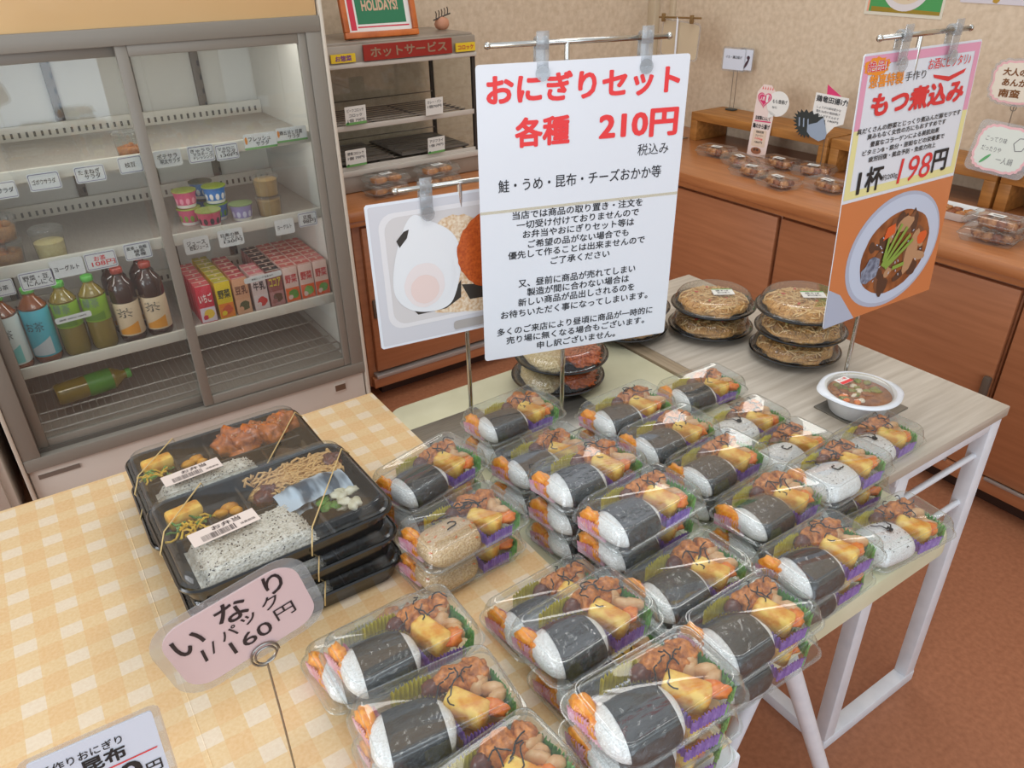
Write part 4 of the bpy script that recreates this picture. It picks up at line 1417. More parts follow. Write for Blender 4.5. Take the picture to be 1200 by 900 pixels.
def make_bento(kind, seed):
    t = thing('lunch_box', 'box', 'lunch box')
    L, W = BENTO_L, BENTO_W
    n, m = 7, 6
    rnd = random.Random(seed)
    rg = [rrect(L * 0.90, W * 0.88, 0.022, 0.0, n, m), rrect(L * 0.92, W * 0.90, 0.022, 0.002, n, m), rrect(L * 0.965, W * 0.955, 0.024, 0.022, n, m), rrect(L * 0.995, W * 0.99, 0.025, 0.0235, n, m),
          rrect(L, W, 0.026, 0.0265, n, m), rrect(L * 0.985, W * 0.98, 0.024, 0.0285, n, m), rrect(L * 0.955, W * 0.94, 0.022, 0.0265, n, m), rrect(L * 0.93, W * 0.91, 0.02, 0.012, n, m), rrect(L * 0.90, W * 0.88, 0.02, 0.006, n, m)]
    MB().loft(rg, 0, True, True).build('tray', BLACKP, t, angle=35)
    b = MB()
    # compartment walls
    b.bb(-0.104, 0.104, 0.010, 0.0145, 0.006, 0.022, 0, 0.0015)
    b.bb(-0.064, -0.060, 0.0145, 0.078, 0.006, 0.022, 0, 0.0015)
    b.bb(-0.020, -0.016, 0.0145, 0.078, 0.006, 0.022, 0, 0.0015)
    b.bb(0.044, 0.048, -0.078, 0.010, 0.006, 0.021, 0, 0.0015)
    b.build('compartment_wall', BLACKP, t)
    zl = 0.0405
    ld = [rrect(L * 0.97, W * 0.965, 0.024, 0.029, n, m), rrect(L * 0.945, W * 0.93, 0.022, 0.030, n, m), rrect(L * 0.93, W * 0.91, 0.022, zl - 0.002, n, m), rrect(L * 0.90, W * 0.87, 0.02, zl, n, m), rrect(L * 0.86, W * 0.82, 0.02, zl - 0.0015, n, m)]
    MB().loft(ld, 0, False, True).build('lid', BLID, t, angle=50)
    # rice
    b = MB()
    gx, gy = 34, 22
    vs, fs = [], []
    for i in range(gx + 1):
        for j in range(gy + 1):
            u, v = i / gx, j / gy
            x, y = -0.100 + 0.138 * u, -0.076 + 0.082 * v
            e = max(0, min(u, 1 - u, v, 1 - v) - 0.035 * (1 + noise.noise(Vector((u * 7, v * 7, seed)))))
            z = 0.008 + 0.023 * min(1, (e * 7)) ** 0.5 + 0.0016 * noise.noise(Vector((x * 120, y * 120, seed)))
            if u > 0.8:
                z -= (u - 0.8) * 0.035
            vs.append((x, y, z))
    for i in range(gx):
        for j in range(gy):
            a = i * (gy + 1) + j
            fs.append([a, a + gy + 1, a + gy + 2, a + 1])
    b.add(vs, fs, 0)
    for k in range(420):
        x, y = rnd.uniform(-0.094, 0.030), rnd.uniform(-0.070, 0.0)
        u, v = (x + 0.1) / 0.138, (y + 0.076) / 0.082
        e = max(0, min(u, 1 - u, v, 1 - v) - 0.035 * (1 + noise.noise(Vector((u * 7, v * 7, seed)))))
        z = 0.008 + 0.023 * min(1, e * 7) ** 0.5 + 0.0016 * noise.noise(Vector((x * 120, y * 120, seed)))
        if u > 0.8:
            z -= (u - 0.8) * 0.035
        if k % 5 < 2:
            a = rnd.uniform(0, 3)
            b.blob((x, y, z + 0.0004), (0.0013, 0.0007, 0.0006), 0, 1, 0, 1, 1, a)
        else:
            b.blob((x, y, z + 0.0004), (0.0024, 0.0011, 0.001), 0, 1, 0, 1, 0, rnd.uniform(0, 3))
    b.build('rice', [RICES, SESA], t, angle=80)
    # omelette and shredded topping at the left
    b = MB()
    b.box((-0.083, 0.056, 0.021), (0.040, 0.020, 0.020), 0, 0.004, R(6))
    b.build('omelette', EGGY, t)
    b = MB()
    for k in range(24):
        x, y = -0.084 + rnd.uniform(-0.018, 0.018), 0.033 + rnd.uniform(-0.012, 0.010)
        pts = []
        a = rnd.uniform(0, 6)
        for q in range(4):
            pts.append((x, y, 0.018 + rnd.uniform(0, 0.008)))
            a += rnd.uniform(-0.8, 0.8)
            x += 0.006 * math.cos(a)
            y += 0.005 * math.sin(a)
        b.tube(pts, 0.0014, 5, k % 3 == 0)
    b.build('shredded_side', [YELB, LEAF], t)
    b = MB()
    b.blob((-0.047, 0.040, 0.016), (0.010, 0.006, 0.006), 0.4, 2, seed, 2)
    b.blob((-0.036, 0.044, 0.017), (0.010, 0.007, 0.006), 0.4, 2, seed + 1, 2)
    b.blob((-0.030, 0.036, 0.015), (0.008, 0.006, 0.005), 0.4, 2, seed + 2, 2)
    b.build('yellow_pickle', GOLD, t)
    if kind == 'chicken':
        b = MB()
        for k in range(8):
            b.blob((0.006 + 0.0125 * k + rnd.uniform(-0.003, 0.003), 0.048 + 0.012 * math.sin(k * 2.1), 0.019 + 0.004 * (k % 2)), (0.020, 0.017, 0.0165), 0.5, 2.2, seed + k, 3, 0, rnd.uniform(0, 3))
        b.blob((0.020, 0.022, 0.016), (0.015, 0.008, 0.006), 0.4, 2, 44, 3, 0)
        for k in range(60):
            x, y = rnd.uniform(0.005, 0.09), rnd.uniform(0.04, 0.062)
            b.blob((x, y, 0.034 + rnd.uniform(-0.003, 0.002)), (0.0013, 0.0008, 0.0007), 0, 1, 0, 1, 1, rnd.uniform(0, 3))
        b.build('glazed_chicken', [KARAS, mat('pale_sesame', (222, 200, 150), 0.5)], t)
        MB().blob((0.074, -0.03, 0.013), (0.026, 0.034, 0.007), 0.3, 2, 9, 3).build('dark_side_dish', noisy('dark_side', (40, 34, 28), (70, 56, 40), 60, 3, rough=0.3), t)
    else:
        b = MB()
        for k in range(170):
            x, y = rnd.uniform(-0.010, 0.094), rnd.uniform(0.026, 0.070)
            a = rnd.uniform(-0.5, 0.5)
            pts = []
            for q in range(6):
                pts.append((max(-0.012, min(0.102, x)), max(0.022, min(0.073, y)), 0.026 + rnd.uniform(-0.006, 0.005)))
                a += rnd.uniform(-0.5, 0.5)
                x += 0.008 * math.cos(a)
                y += 0.006 * math.sin(a)
            b.tube(pts, 0.0016, 5, 0)
        b.blob((0.045, 0.048, 0.015), (0.056, 0.027, 0.014), 0.2, 2, 3, 3, 0)
        for (x, y) in ((0.002, 0.026), (0.010, 0.034), (0.096, 0.044), (0.100, 0.052)):
            b.blob((x, y, 0.024), (0.012, 0.010, 0.010), 0.5, 2.2, x * 300, 3, 1)
        b.build('fried_noodles', [NOOD, MEATB], t)
        b = MB()
        gx, gy = 24, 10
        vs, fs = [], []
        for i in range(gx + 1):
            for j in range(gy + 1):
                u, v = i / gx, j / gy
                x = 0.010 + 0.088 * u
                y = -0.022 + 0.054 * v + 0.006 * math.sin(u * 2.4)
                e = min(u, 1 - u) * 2
                z = 0.024 + 0.0125 * (max(0, math.sin(PI * min(1, v * 0.95 + 0.1)))) * min(1, 0.45 + e) + 0.0008 * math.sin(u * 26 + v * 2)
                vs.append((x, y, z))
        for i in range(gx):
            for j in range(gy):
                a = i * (gy + 1) + j
                fs.append([a, a + gy + 1, a + gy + 2, a + 1])
        o = MB().add(vs, fs, 0)
        o.add([Vector(p) - Vector((0, 0, 0.010)) for p in vs], [f[::-1] for f in fs], 0)
        o.build('grilled_fish', FISHS, t)
        b = MB()
        for k in range(14):
            b.blob((0.082 + rnd.uniform(-0.012, 0.012), -0.030 + rnd.uniform(-0.02, 0.014), 0.018 + rnd.uniform(0, 0.008)), (0.009, 0.006, 0.004), 0.5, 2, k, 2, 0, rnd.uniform(0, 3))
        b.build('pale_salad', SALAD, t)
        b = MB()
        for k in range(7):
            b.blob((0.060 + rnd.uniform(-0.006, 0.008), -0.022 + rnd.uniform(-0.014, 0.014), 0.018 + rnd.uniform(0, 0.006)), (0.008, 0.006, 0.002), 0.5, 2, k + 30, 2, 0, rnd.uniform(0, 3))
        b.build('garnish', LEAF, t)
    # paper label with barcode on the lid
    M = Matrix.Translation((-0.052 if kind == 'chicken' else -0.056, -0.0185, zl - 0.0010)) @ Matrix.Rotation(R(4), 4, 'Z') @ Matrix.Rotation(R(-90), 4, 'X')
    s_ = MB().prism([(-0.037, -0.0125), (0.037, -0.0125), (0.037, 0.0125), (-0.037, 0.0125)], -0.0005, 0.0, 0, M)
    barcode(s_, -0.026, 0.012, -0.010, 0.0, 1, seed, -0.0008, M)
    s_.text('お弁当', -0.012, 0.020, 0.006, 0.008, -0.0008, 1, 0.01, M)
    s_.text('消費期限', 0.016, 0.033, -0.006, 0.004, -0.0008, 1, 0.0, M)
    s_.build('price_label', [mat('label_pinkish', (226, 210, 200), 0.5), mat('label_ink', (70, 56, 56), 0.5)], t)
    # rubber band around box
    b = MB()
    e, hi = 0.0012, zl + 0.0006
    b.tube([(-0.050, W / 2 + e, 0.026), (-0.054, W / 2 - 0.012, hi), (-L / 2 + 0.010, 0.012, hi), (-L / 2 - e, -0.004, 0.026), (-L / 2 + 0.006, -0.003, 0.010)], 0.0008, 5)
    b.tube([(L / 2 + e, 0.050, 0.026), (L / 2 - 0.010, 0.044, hi), (0.022, -W / 2 + 0.012, hi), (0.014, -W / 2 - e, 0.026), (0.014, -W / 2 + 0.004, 0.010)], 0.0008, 5)
    b.build('rubber_band', BAND, t)
    return t


BP = 0.0415
bs = make_bento('fish', 31)
bc = make_bento('chicken', 47)
for k, lb in enumerate(('bottom black lunch box of the front three box stack', 'middle black lunch box of the front three box stack', 'black lunch box with noodles and silver fish on top of the front stack')):
    place(bs, (0.152 + 0.004 * (1 - k), 0.752 - 0.003 * k, ZG + 0.0004 + k * BP), R(-0.5 + k), lb, 'black lunch boxes')
for k, lb in enumerate(('lower black lunch box of the stack nearest the showcase', 'black lunch box with glazed fried chicken on top of the rear stack')):
    place(bc, (0.148 - 0.003 * (1 - k), 0.938, ZG + 0.0004 + k * BP), R(-0.5 + k), lb, 'black lunch boxes')

# ------------------------------------------------------------------ round noodle trays
DOME = clear('dome_lid', (250, 250, 248), 0.06, 0.04, 0.6, 0.02, 2.0)
YAKI = noisy('yakisoba', (170, 116, 56), (226, 176, 104), 170, 4, 0.3, 0.7, 0.38, 0.6, 0.002, 0.15, (1, 3, 1))
YAKI2 = noisy('yakisoba_pale', (220, 176, 112), (244, 214, 160), 160, 4, 0.3, 0.7, 0.4, 0.6, 0.002, 0.1, (1, 3, 1))
SPAG = noisy('red_spaghetti', (176, 70, 18), (216, 110, 40), 170, 3, 0.35, 0.65, 0.35, 0.5, 0.002, 0.2, (1, 4, 1))
PILAF = rice_mat('pilaf_rice', (150, 122, 70), (204, 180, 130), (224, 208, 166), 300, 0.0)
GINGER = mat('red_ginger', (206, 70, 60), 0.4)


def make_round(kind, seed):
    t = thing('noodle_tray', 'tray', 'noodle tray')
    r = 0.085
    rnd = random.Random(seed)
    MB().lathe([(0.0005, 0.0), (r * 0.62, 0.0), (r * 0.66, 0.002), (r * 0.90, 0.0135), (r * 0.985, 0.0145), (r, 0.0165), (r * 0.975, 0.018), (r * 0.92, 0.0165), (r * 0.86, 0.012), (r * 0.6, 0.004), (0.0005, 0.004)], 48, 0).build('tray', BLACKP, t, angle=35)
    MB().lathe([(r * 0.955, 0.0182), (r * 0.92, 0.0188), (r * 0.905, 0.0195), (r * 0.86, 0.033), (r * 0.82, 0.039), (r * 0.76, 0.0415), (r * 0.72, 0.0415), (0.0005, 0.0405)], 144, 0, flute=0.0011, nf=48, fl=(2, 3)).build('lid', DOME, t, angle=60)
    b = MB()
    if kind == 'noodle':
        b.blob((0, 0, 0.018), (r * 0.80, r * 0.80, 0.0165), 0.13, 3, seed, 4, 0)
        for k in range(110):
            a, q = rnd.uniform(0, 6.28), r * 0.74 * rnd.random() ** 0.5
            x, y = q * math.cos(a), q * math.sin(a)
            h = rnd.uniform(0, 6.28)
            pts = []
            for s_ in range(6):
                d = math.hypot(x, y)
                if d > r * 0.80:
                    x, y = x * r * 0.80 / d, y * r * 0.80 / d
                    d = r * 0.80
                z = 0.018 + 0.0165 * math.sqrt(max(0.02, 1 - (d / (r * 0.82)) ** 2)) + rnd.uniform(-0.001, 0.003)
                pts.append((x, y, min(z, 0.0385)))
                h += rnd.uniform(-0.9, 0.9)
                x += 0.008 * math.cos(h)
                y += 0.008 * math.sin(h)
            b.tube(pts, 0.0014, 5, 1 if k % 3 else 0)
        for k in range(10):
            a, q = rnd.uniform(0, 6.28), r * 0.5 * rnd.random() ** 0.5
            b.blob((q * math.cos(a), q * math.sin(a), 0.034), (0.005, 0.003, 0.002), 0.3, 2, k, 1, 2 + k % 2, a)
        b.build('noodles', [YAKI, YAKI2, GINGER, mat('cabbage', (206, 196, 120), 0.5)], t)
    else:
        b.blob((r * 0.36, 0, 0.018), (r * 0.42, r * 0.74, 0.016), 0.2, 3, seed, 4, 0)
        for k in range(90):
            a, q = rnd.uniform(0, 6.28), rnd.random() ** 0.5
            x, y = r * 0.36 + r * 0.38 * q * math.cos(a), r * 0.66 * q * math.sin(a)
            h = rnd.uniform(0, 6.28)
            pts = []
            for s_ in range(5):
                x = max(0.004, min(r * 0.76, x))
                e = ((x - r * 0.36) / (r * 0.44)) ** 2 + (y / (r * 0.78)) ** 2
                pts.append((x, y, min(0.0385, 0.018 + 0.016 * math.sqrt(max(0.05, 1 - e)) + rnd.uniform(-0.001, 0.003))))
                h += rnd.uniform(-0.9, 0.9)
                x += 0.007 * math.cos(h)
                y += 0.007 * math.sin(h)
            b.tube(pts, 0.0015, 5, 0)
        b.build('spaghetti', SPAG, t)
        MB().blob((-r * 0.38, 0, 0.017), (r * 0.40, r * 0.72, 0.016), 0.12, 3, seed + 3, 4, 0).build('rice', PILAF, t)
    if kind == 'noodle':
        M = Matrix.Translation((0.012, -0.010, 0.0412)) @ Matrix.Rotation(R(-28), 4, 'Z') @ Matrix.Rotation(R(-90), 4, 'X')
        s_ = MB().prism([(-0.021, -0.014), (0.021, -0.014), (0.021, 0.014), (-0.021, 0.014)], -0.0006, 0.0004, 0, M)
        s_.flat([(-0.021, 0.010), (0.021, 0.010), (0.021, 0.014), (-0.021, 0.014)], -0.0008, 1, M)
        s_.text('焼そば', -0.014, 0.012, 0.004, 0.007, -0.0008, 2, 0.01, M)
        barcode(s_, -0.012, 0.012, -0.009, -0.003, 2, seed, -0.0008, M)
        s_.build('price_label', [PAPER, TAGG, INK], t)
    return t


rn = make_round('noodle', 61)
rs = make_round('pilaf', 77)
RPh = 0.0425
for k, lb in enumerate(('bottom yakisoba noodle tray of the three tray stack by the bowl', 'middle yakisoba noodle tray of the three tray stack by the bowl', 'topmost yakisoba noodle tray beside the right photo sign')):
    place(rn, (1.170 + 0.003 * (k % 2), 0.796 - 0.003 * (k == 1), ZT + 0.0004 + k * RPh), R((0, 40, -10)[k]), lb, 'round noodle trays')
for k, lb in enumerate(('lower yakisoba noodle tray of the middle two tray stack', 'upper yakisoba noodle tray of the middle two tray stack')):
    place(rn, (1.120 + 0.006 * k, 0.966 + 0.003 * k, ZT + 0.0004 + k * RPh), R((50, -6)[k]), lb, 'round noodle trays')
for k, lb in enumerate(('lower noodle tray half hidden behind the big white sign edge', 'upper noodle tray half hidden behind the big white sign edge')):
    place(rn, (0.978 + 0.003 * k, 1.064, ZT + 0.0004 + k * RPh), R((80, 120)[k]), lb, 'round noodle trays')
for k, lb in enumerate(('lower round tray of rice and red spaghetti under the white sign', 'upper round tray of rice and red spaghetti under the white sign')):
    place(rs, (0.740 + 0.004 * k, 0.978 - 0.004 * k, ZT + 0.0004 + k * RPh), R((-22, -18)[k]), lb, 'round noodle trays')

# ------------------------------------------------------------------ white stew bowl
t = thing('stew_bowl', 'white lidded bowl of stew on the steel base plate', 'bowl', (1.083, 0.600, ZT + 0.0035), R(-33))
BOWLW = mat('bowl_white', (226, 230, 236), 0.3, coat=0.3)
rings = []
for (r, z, ear) in ((0.040, 0.0, 0), (0.043, 0.002, 0), (0.053, 0.030, 0), (0.056, 0.034, 0), (0.062, 0.0355, 1), (0.0645, 0.038, 1), (0.0625, 0.041, 0.9), (0.058, 0.042, 0), (0.052, 0.039, 0), (0.046, 0.016, 0)):
    ring = []
    for j in range(56):
        a = 2 * PI * j / 56
        k = r + ear * 0.006 * (max(0, math.cos(2 * a)) ** 4)
        ring.append(Vector((k * math.cos(a), k * math.sin(a), z)))
    rings.append(ring)
MB().loft(rings, 0, True, True).build('bowl', BOWLW, t, angle=45)
b = MB()
b.lathe([(0.050, 0.034), (0.0005, 0.0355)], 30, 0)
rnd = random.Random(9)
for k in range(34):
    a, q = rnd.uniform(0, 6.28), 0.042 * rnd.random() ** 0.5
    b.blob((q * math.cos(a), q * math.sin(a), 0.035), (0.008, 0.006, 0.003), 0.4, 2, k, 2, (0, 1, 1, 0, 2, 1, 3, 0, 1)[k % 9], a)
b.build('stew', [noisy('stew_brown', (130, 76, 36), (170, 108, 56), 60, 3, rough=0.25), noisy('stew_green', (110, 116, 40), (150, 146, 66), 80, 3, rough=0.3), CARR, mat('tofu_white', (224, 214, 196), 0.4)], t)
MB().lathe([(0.056, 0.0422), (0.050, 0.0426), (0.048, 0.046), (0.044, 0.0475), (0.0005, 0.047)], 44, 0).build('lid', clear('bowl_lid', (248, 246, 240), 0.08, 0.05, 0.4, 0.05), t)
M = Matrix.Translation((-0.022, 0.018, 0.0478)) @ Matrix.Rotation(R(30), 4, 'Z') @ Matrix.Rotation(R(-90), 4, 'X')
s_ = MB().prism([(-0.013, -0.009), (0.013, -0.009), (0.013, 0.009), (-0.013, 0.009)], -0.0004, 0.0002, 0, M)
s_.flat([(-0.013, -0.009), (0.013, -0.009), (0.013, -0.002), (-0.013, -0.002)], -0.0006, 1, M)
s_.text('もつ煮', -0.010, 0.010, 0.004, 0.006, -0.0006, 1, 0.01, M)
s_.build('price_label', [PAPER, RED], t)

# ------------------------------------------------------------------ signs on stands


def stand(name, label, foot, zt, xa, xb, yb, plate=(0.13, 0.10), clips=(), zbar=None, plate_off=(0, 0), h0=0.0):
    """steel base plate, pole, crossbar and clear clips"""
    t = thing(name, label, 'sign stand', (foot[0], foot[1], foot[2]))
    MB().box((plate_off[0], plate_off[1], 0.0015), (plate[0], plate[1], 0.003), 0, 0.0008).build('base_plate', PLATE, t)
    MB().tube([(0, 0, 0.003), (0, 0, 0.010), (0, 0, zt - foot[2])], [0.0048, 0.0036, 0.0036], 12).build('pole', CHROME, t)
    z = zt - foot[2]
    b = MB().tube([(xa[0] - foot[0], xa[1] - foot[1], z), (xb[0] - foot[0], xb[1] - foot[1], z)], 0.0036, 10)
    for p in (xa, xb):
        b.blob((p[0] - foot[0], p[1] - foot[1], z), (0.0048, 0.0048, 0.0048), 0, 1, 0, 2)
    b.build('crossbar', CHROME, t)
    d = (Vector(xb) - Vector(xa)).normalized()
    ang = math.atan2(d.y, d.x)
    for s_ in clips:
        p = Vector(xa).lerp(Vector(xb), s_)
        M = Matrix.Translation((p.x - foot[0], p.y - foot[1], z)) @ Matrix.Rotation(ang, 4, 'Z')
        b = MB()
        pts = [M @ Vector((0, 0.007 * math.cos(a), 0.007 * math.sin(a))) for a in [R(q) for q in range(-60, 241, 25)]]
        for off in (-0.006, 0.006):
            b.tube([q + M.to_3x3() @ Vector((off, 0, 0)) for q in pts], 0.0022, 6)
        bx = MB().box((0, -0.006, -0.020), (0.019, 0.003, 0.034), 0, 0.0014)
        bx.box((0, 0.005, -0.014), (0.017, 0.003, 0.026), 0, 0.0014)
        bx.box((0, -0.0075, 0.004), (0.018, 0.0025, 0.022), 0, 0.001)
        bx.lathe([(0.0005, -0.004), (0.010, -0.004), (0.010, 0.0), (0.0005, 0.0)], 16, 0, (0, 0, 0))
        n0 = len(bx.v) - 4 * 16
        for q in range(n0, len(bx.v)):
            v = bx.v[q]
            bx.v[q] = Vector((v.x, -0.0085 + v.z * 0.4, -0.036 + v.y))
        b.add(bx.v, bx.f, 0, M)
        b.build('clip', CLIP, t)
    return t


# big white sign: rice ball set
bw, bh = 0.310, 0.430
yaw = R(-15.9)
c = Vector((0.694, 0.863, 1.026))
dx = Vector((math.cos(yaw), math.sin(yaw), 0))
nb = Vector((-math.sin(yaw), math.cos(yaw), 0))
zb = c.z + bh / 2 + 0.022
pa = c - dx * 0.135 + nb * 0.006
pb = c + dx * 0.125 + nb * 0.006
fp = c - dx * 0.025 + nb * 0.006
stand('sign_stand', 'chrome stand holding the large white rice ball set sign', (fp.x, fp.y, ZT), zb, (pa.x, pa.y), (pb.x, pb.y), 0, plate=(0.11, 0.09), plate_off=(0.012, -0.004), clips=(0.28, 0.86))
t = thing('rice_ball_set_sign', 'large white laminated sign with red heading and many text lines', 'sign', c, face_rot(yaw, R(0.4), R(-0.3)))
MB().prism(rpoly(bw, bh, 0.004, 3), 0.0, 0.0012).build('sheet', WHITE, t)
g = MB()
LINES = [
    ('おにぎりセット', .044, .957, .074, .088, 1, .028), ('各種', .169, .425, .206, .092, 1, .028), ('210円', .569, .965, .208, .090, 1, .028), ('税込み', .769, .929, .293, .039, 0, .0),
    ('鮭・うめ・昆布・チーズおかか等', .088, .900, .370, .042, 0, .006),
    ('当店では商品の取り置き・注文を', .153, .814, .472, .028, 0, .012), ('一切受け付けておりませんので', .173, .798, .506, .028, 0, .012), ('お弁当やおにぎりセット等は', .203, .776, .540, .028, 0, .012),
    ('ご希望の品がない場合でも', .228, .750, .576, .028, 0, .012), ('優先して作ることは出来ませんので', .129, .841, .610, .028, 0, .012), ('ご了承ください', .344, .654, .646, .028, 0, .012),
    ('又、昼前に商品が売れてしまい', .179, .801, .716, .030, 0, .012), ('製造が間に合わない場合は', .223, .769, .752, .030, 0, .012), ('新しい商品が品出しされるのを', .177, .803, .788, .030, 0, .012), ('お待ちいただく事になってしまいます。', .087, .882, .828, .030, 0, .012),
    ('多くのご来店により昼頃に商品が一時的に', .066, .918, .893, .030, 0, .012), ('売り場に無くなる場合もございます。', .113, .875, .930, .030, 0, .012), ('申し訳ございません。', .276, .711, .968, .030, 0, .012)]
for (s_, u0, u1, v, hh, mi, bo) in LINES:
    g.text(s_, (u0 - 0.5) * bw, (u1 - 0.5) * bw, (0.5 - v) * bh, hh * bh, -0.0005, mi, bo)
g.build('lettering', [INK, mat('heading_red', (232, 58, 60), 0.45)], t)
MB().bb(-bw / 2, bw / 2, -0.0007, -0.0002, 0.018, 0.022, 0).build('tape_seam', clear('tape', (250, 247, 238), 0.15, 0.04, 0.2, 0.05), t)

# right sign: stew advertisement, two sheets
rw, rh = 0.282, 0.400
yaw = R(-1.3)
c = Vector((1.149, 0.648, 1.039))
zb = c.z + rh / 2 + 0.018
stand('sign_stand', 'chrome stand holding the pink bordered stew sign', (c.x - 0.018, c.y + 0.012, ZT), zb, (c.x - 0.118, c.y + 0.010), (c.x + 0.098, c.y + 0.006), 0, plate=(0.125, 0.095), clips=(0.24, 0.80), plate_off=(-0.03, -0.058))
t = thing('stew_sign', 'pink and yellow bordered stew sign with bowl photo below', 'sign', c, face_rot(yaw, R(-2.8), 0))
MB().prism(rpoly(rw, rh, 0.003, 2), 0.0, 0.0012).build('sheet', WHITE, t)
g = MB()
x0, x1, zt_, zm = -rw / 2, rw / 2, rh / 2, 0.0
PKB, YLB = mat('border_pink', (226, 158, 184), 0.45), mat('border_yellow', (230, 222, 156), 0.45)
ORL2, REDL = mat('outline_orange', (238, 146, 40), 0.45), mat('sign_red', (220, 50, 52), 0.45)


def frame(o0, o1, p0, p1, bx, bz0, bz1, y, mi):
    g.flat([(o0, p0), (o1, p0), (o1, p0 + bz0), (o0, p0 + bz0)], y, mi[0])
    g.flat([(o0, p1 - bz1), (o1, p1 - bz1), (o1, p1), (o0, p1)], y, mi[1])
    zmid = (p0 + p1) / 2
    g.flat([(o0, p0 + bz0), (o0 + bx, p0 + bz0), (o0 + bx, zmid), (o0, zmid)], y, mi[0])
    g.flat([(o0, zmid), (o0 + bx, zmid), (o0 + bx, p1 - bz1), (o0, p1 - bz1)], y, mi[1])
    g.flat([(o1 - bx, p0 + bz0), (o1, p0 + bz0), (o1, zmid), (o1 - bx, zmid)], y, mi[0])
    g.flat([(o1 - bx, zmid), (o1, zmid), (o1, p1 - bz1), (o1 - bx, p1 - bz1)], y, mi[1])


frame(x0 + 0.002, x1 - 0.002, zm + 0.002, zt_ - 0.003, 0.012, 0.012, 0.012, -0.0003, (1, 0))
hs = rh / 2


def sl(s_, u0, u1, v, hh, mi, bo, y=-0.0010, sh=0.0, tl=0.0):
    g.text(s_, (u0 - 0.5) * rw, (u1 - 0.5) * rw, zt_ - v * hs, hh * hs, y, mi, bo, shear=sh, tilt=tl)


g.flat(ell((0.11 - 0.5) * rw, zt_ - 0.085 * hs, 0.028, 0.011, 40, 0, 0.35, 2, 6.0), -0.0006, 2)
sl('絶品!', .035, .19, .085, .072, 4, .045, -0.0008)
sl('絶品!', .035, .19, .085, .072, 3, .012)
g.flat([(0.028, zt_ - 0.040), (0.070, zt_ - 0.046), (0.112, zt_ - 0.038), (0.108, zt_ - 0.044), (0.070, zt_ - 0.053), (0.032, zt_ - 0.045)], -0.0006, 3)
sl('お酒にピッタリ♪', .54, .92, .125, .075, 4, .05, -0.0008)
sl('お酒にピッタリ♪', .54, .92, .125, .075, 3, .012)
sl('惣喜特製', .067, .341, .185, .086, 2, .018)
sl('手作り', .357, .531, .185, .062, 5, .0)
sl('もつ煮込み', .113, .916, .345, .165, 3, .035, sh=0.05)
for q, (s_, u0, u1, v) in enumerate((('具だくさんの野菜とじっくり煮込んだ豚モツです', .03, .93, .510), ('臭みもなく女性の方にもおすすめです', .121, .803, .558), ('豊富なコラーゲンによる美肌効果', .156, .755, .614), ('ビタミンB・鉄分・亜鉛などの栄養素で', .103, .817, .669), ('疲労回復・貧血予防・免疫力向上', .162, .749, .724))):
    sl(s_, u0, u1, v, .040, 5, .014)
sl('1', .10, .125, .885, .16, 5, .02)
sl('杯', .165, .310, .873, .185, 5, .02)
sl('約200g', .306, .441, .890, .055, 5, .0)
sl('198', .451, .742, .868, .190, 3, .0, sh=0.12)
sl('円', .755, .890, .858, .170, 5, .02)
g.build('lettering', [PKB, YLB, ORL2, REDL, WHITE, INK], t)
# photo print of the stew on the lower sheet
p = MB()
p.flat([(x0, -rh / 2), (x1, -rh / 2), (x1, -0.003), (x0, -0.003)], -0.0004, 0)
p.flat([(x0, -rh / 2), (x0 + 0.075, -rh / 2), (x0 + 0.03, -rh / 2 + 0.05), (x0, -rh / 2 + 0.065)], -0.0006, 1)
cx, cz = 0.012, -0.102
p.flat(ell(cx, cz, 0.120, 0.093, 48, 0.05), -0.0006, 1)
p.flat(ell(cx + 0.002, cz, 0.114, 0.087, 48, 0.05), -0.0008, 2)
p.flat(ell(cx + 0.004, cz - 0.004, 0.088, 0.068, 44, 0.05, 0.03, 1), -0.0010, 3)
rnd = random.Random(3)
for k in range(46):
    a, q = rnd.uniform(0, 6.28), rnd.random() ** 0.5
    p.flat(ell(cx + 0.004 + 0.076 * q * math.cos(a), cz - 0.004 + 0.057 * q * math.sin(a), rnd.uniform(0.008, 0.020), rnd.uniform(0.005, 0.011), 14, rnd.uniform(0, 3), 0.3, k), -0.0012 - k * 0.00001, (4, 5, 6, 4, 5)[k % 5])
p.flat(ell(cx - 0.058, cz - 0.022, 0.026, 0.018, 14, 0.6, 0.3, 5), -0.0018, 7)
p.flat(ell(cx + 0.046, cz - 0.012, 0.014, 0.038, 14, -0.2, 0.2, 8), -0.0018, 6)
p.flat([(cx - 0.036, cz + 0.022), (cx - 0.008, cz + 0.030), (cx - 0.010, cz + 0.046), (cx - 0.030, cz + 0.042)], -0.0019, 8)
p.flat(ell(cx + 0.070, cz + 0.008, 0.013, 0.011, 10, 0.3, 0.2, 9), -0.0019, 8)
p.flat(ell(cx + 0.016, cz + 0.040, 0.022, 0.012, 14, 0.1, 0.2, 4), -0.0019, 6)
for (xa, za, xb, zb_) in ((-0.030, -0.020, 0.006, 0.042), (-0.026, -0.022, 0.022, 0.034), (-0.020, -0.026, 0.044, 0.010), (-0.028, -0.012, -0.022, 0.024), (-0.022, -0.024, 0.034, 0.020), (0.0, -0.030, 0.030, -0.028)):
    d = Vector((xb - xa, zb_ - za)).normalized() * 0.0032
    p.flat([(cx + xa - d.y, cz + za + d.x), (cx + xa + d.y, cz + za - d.x), (cx + xb + d.y, cz + zb_ - d.x), (cx + xb - d.y, cz + zb_ + d.x)], -0.0021 - 0.00002 * len(p.f), 9)
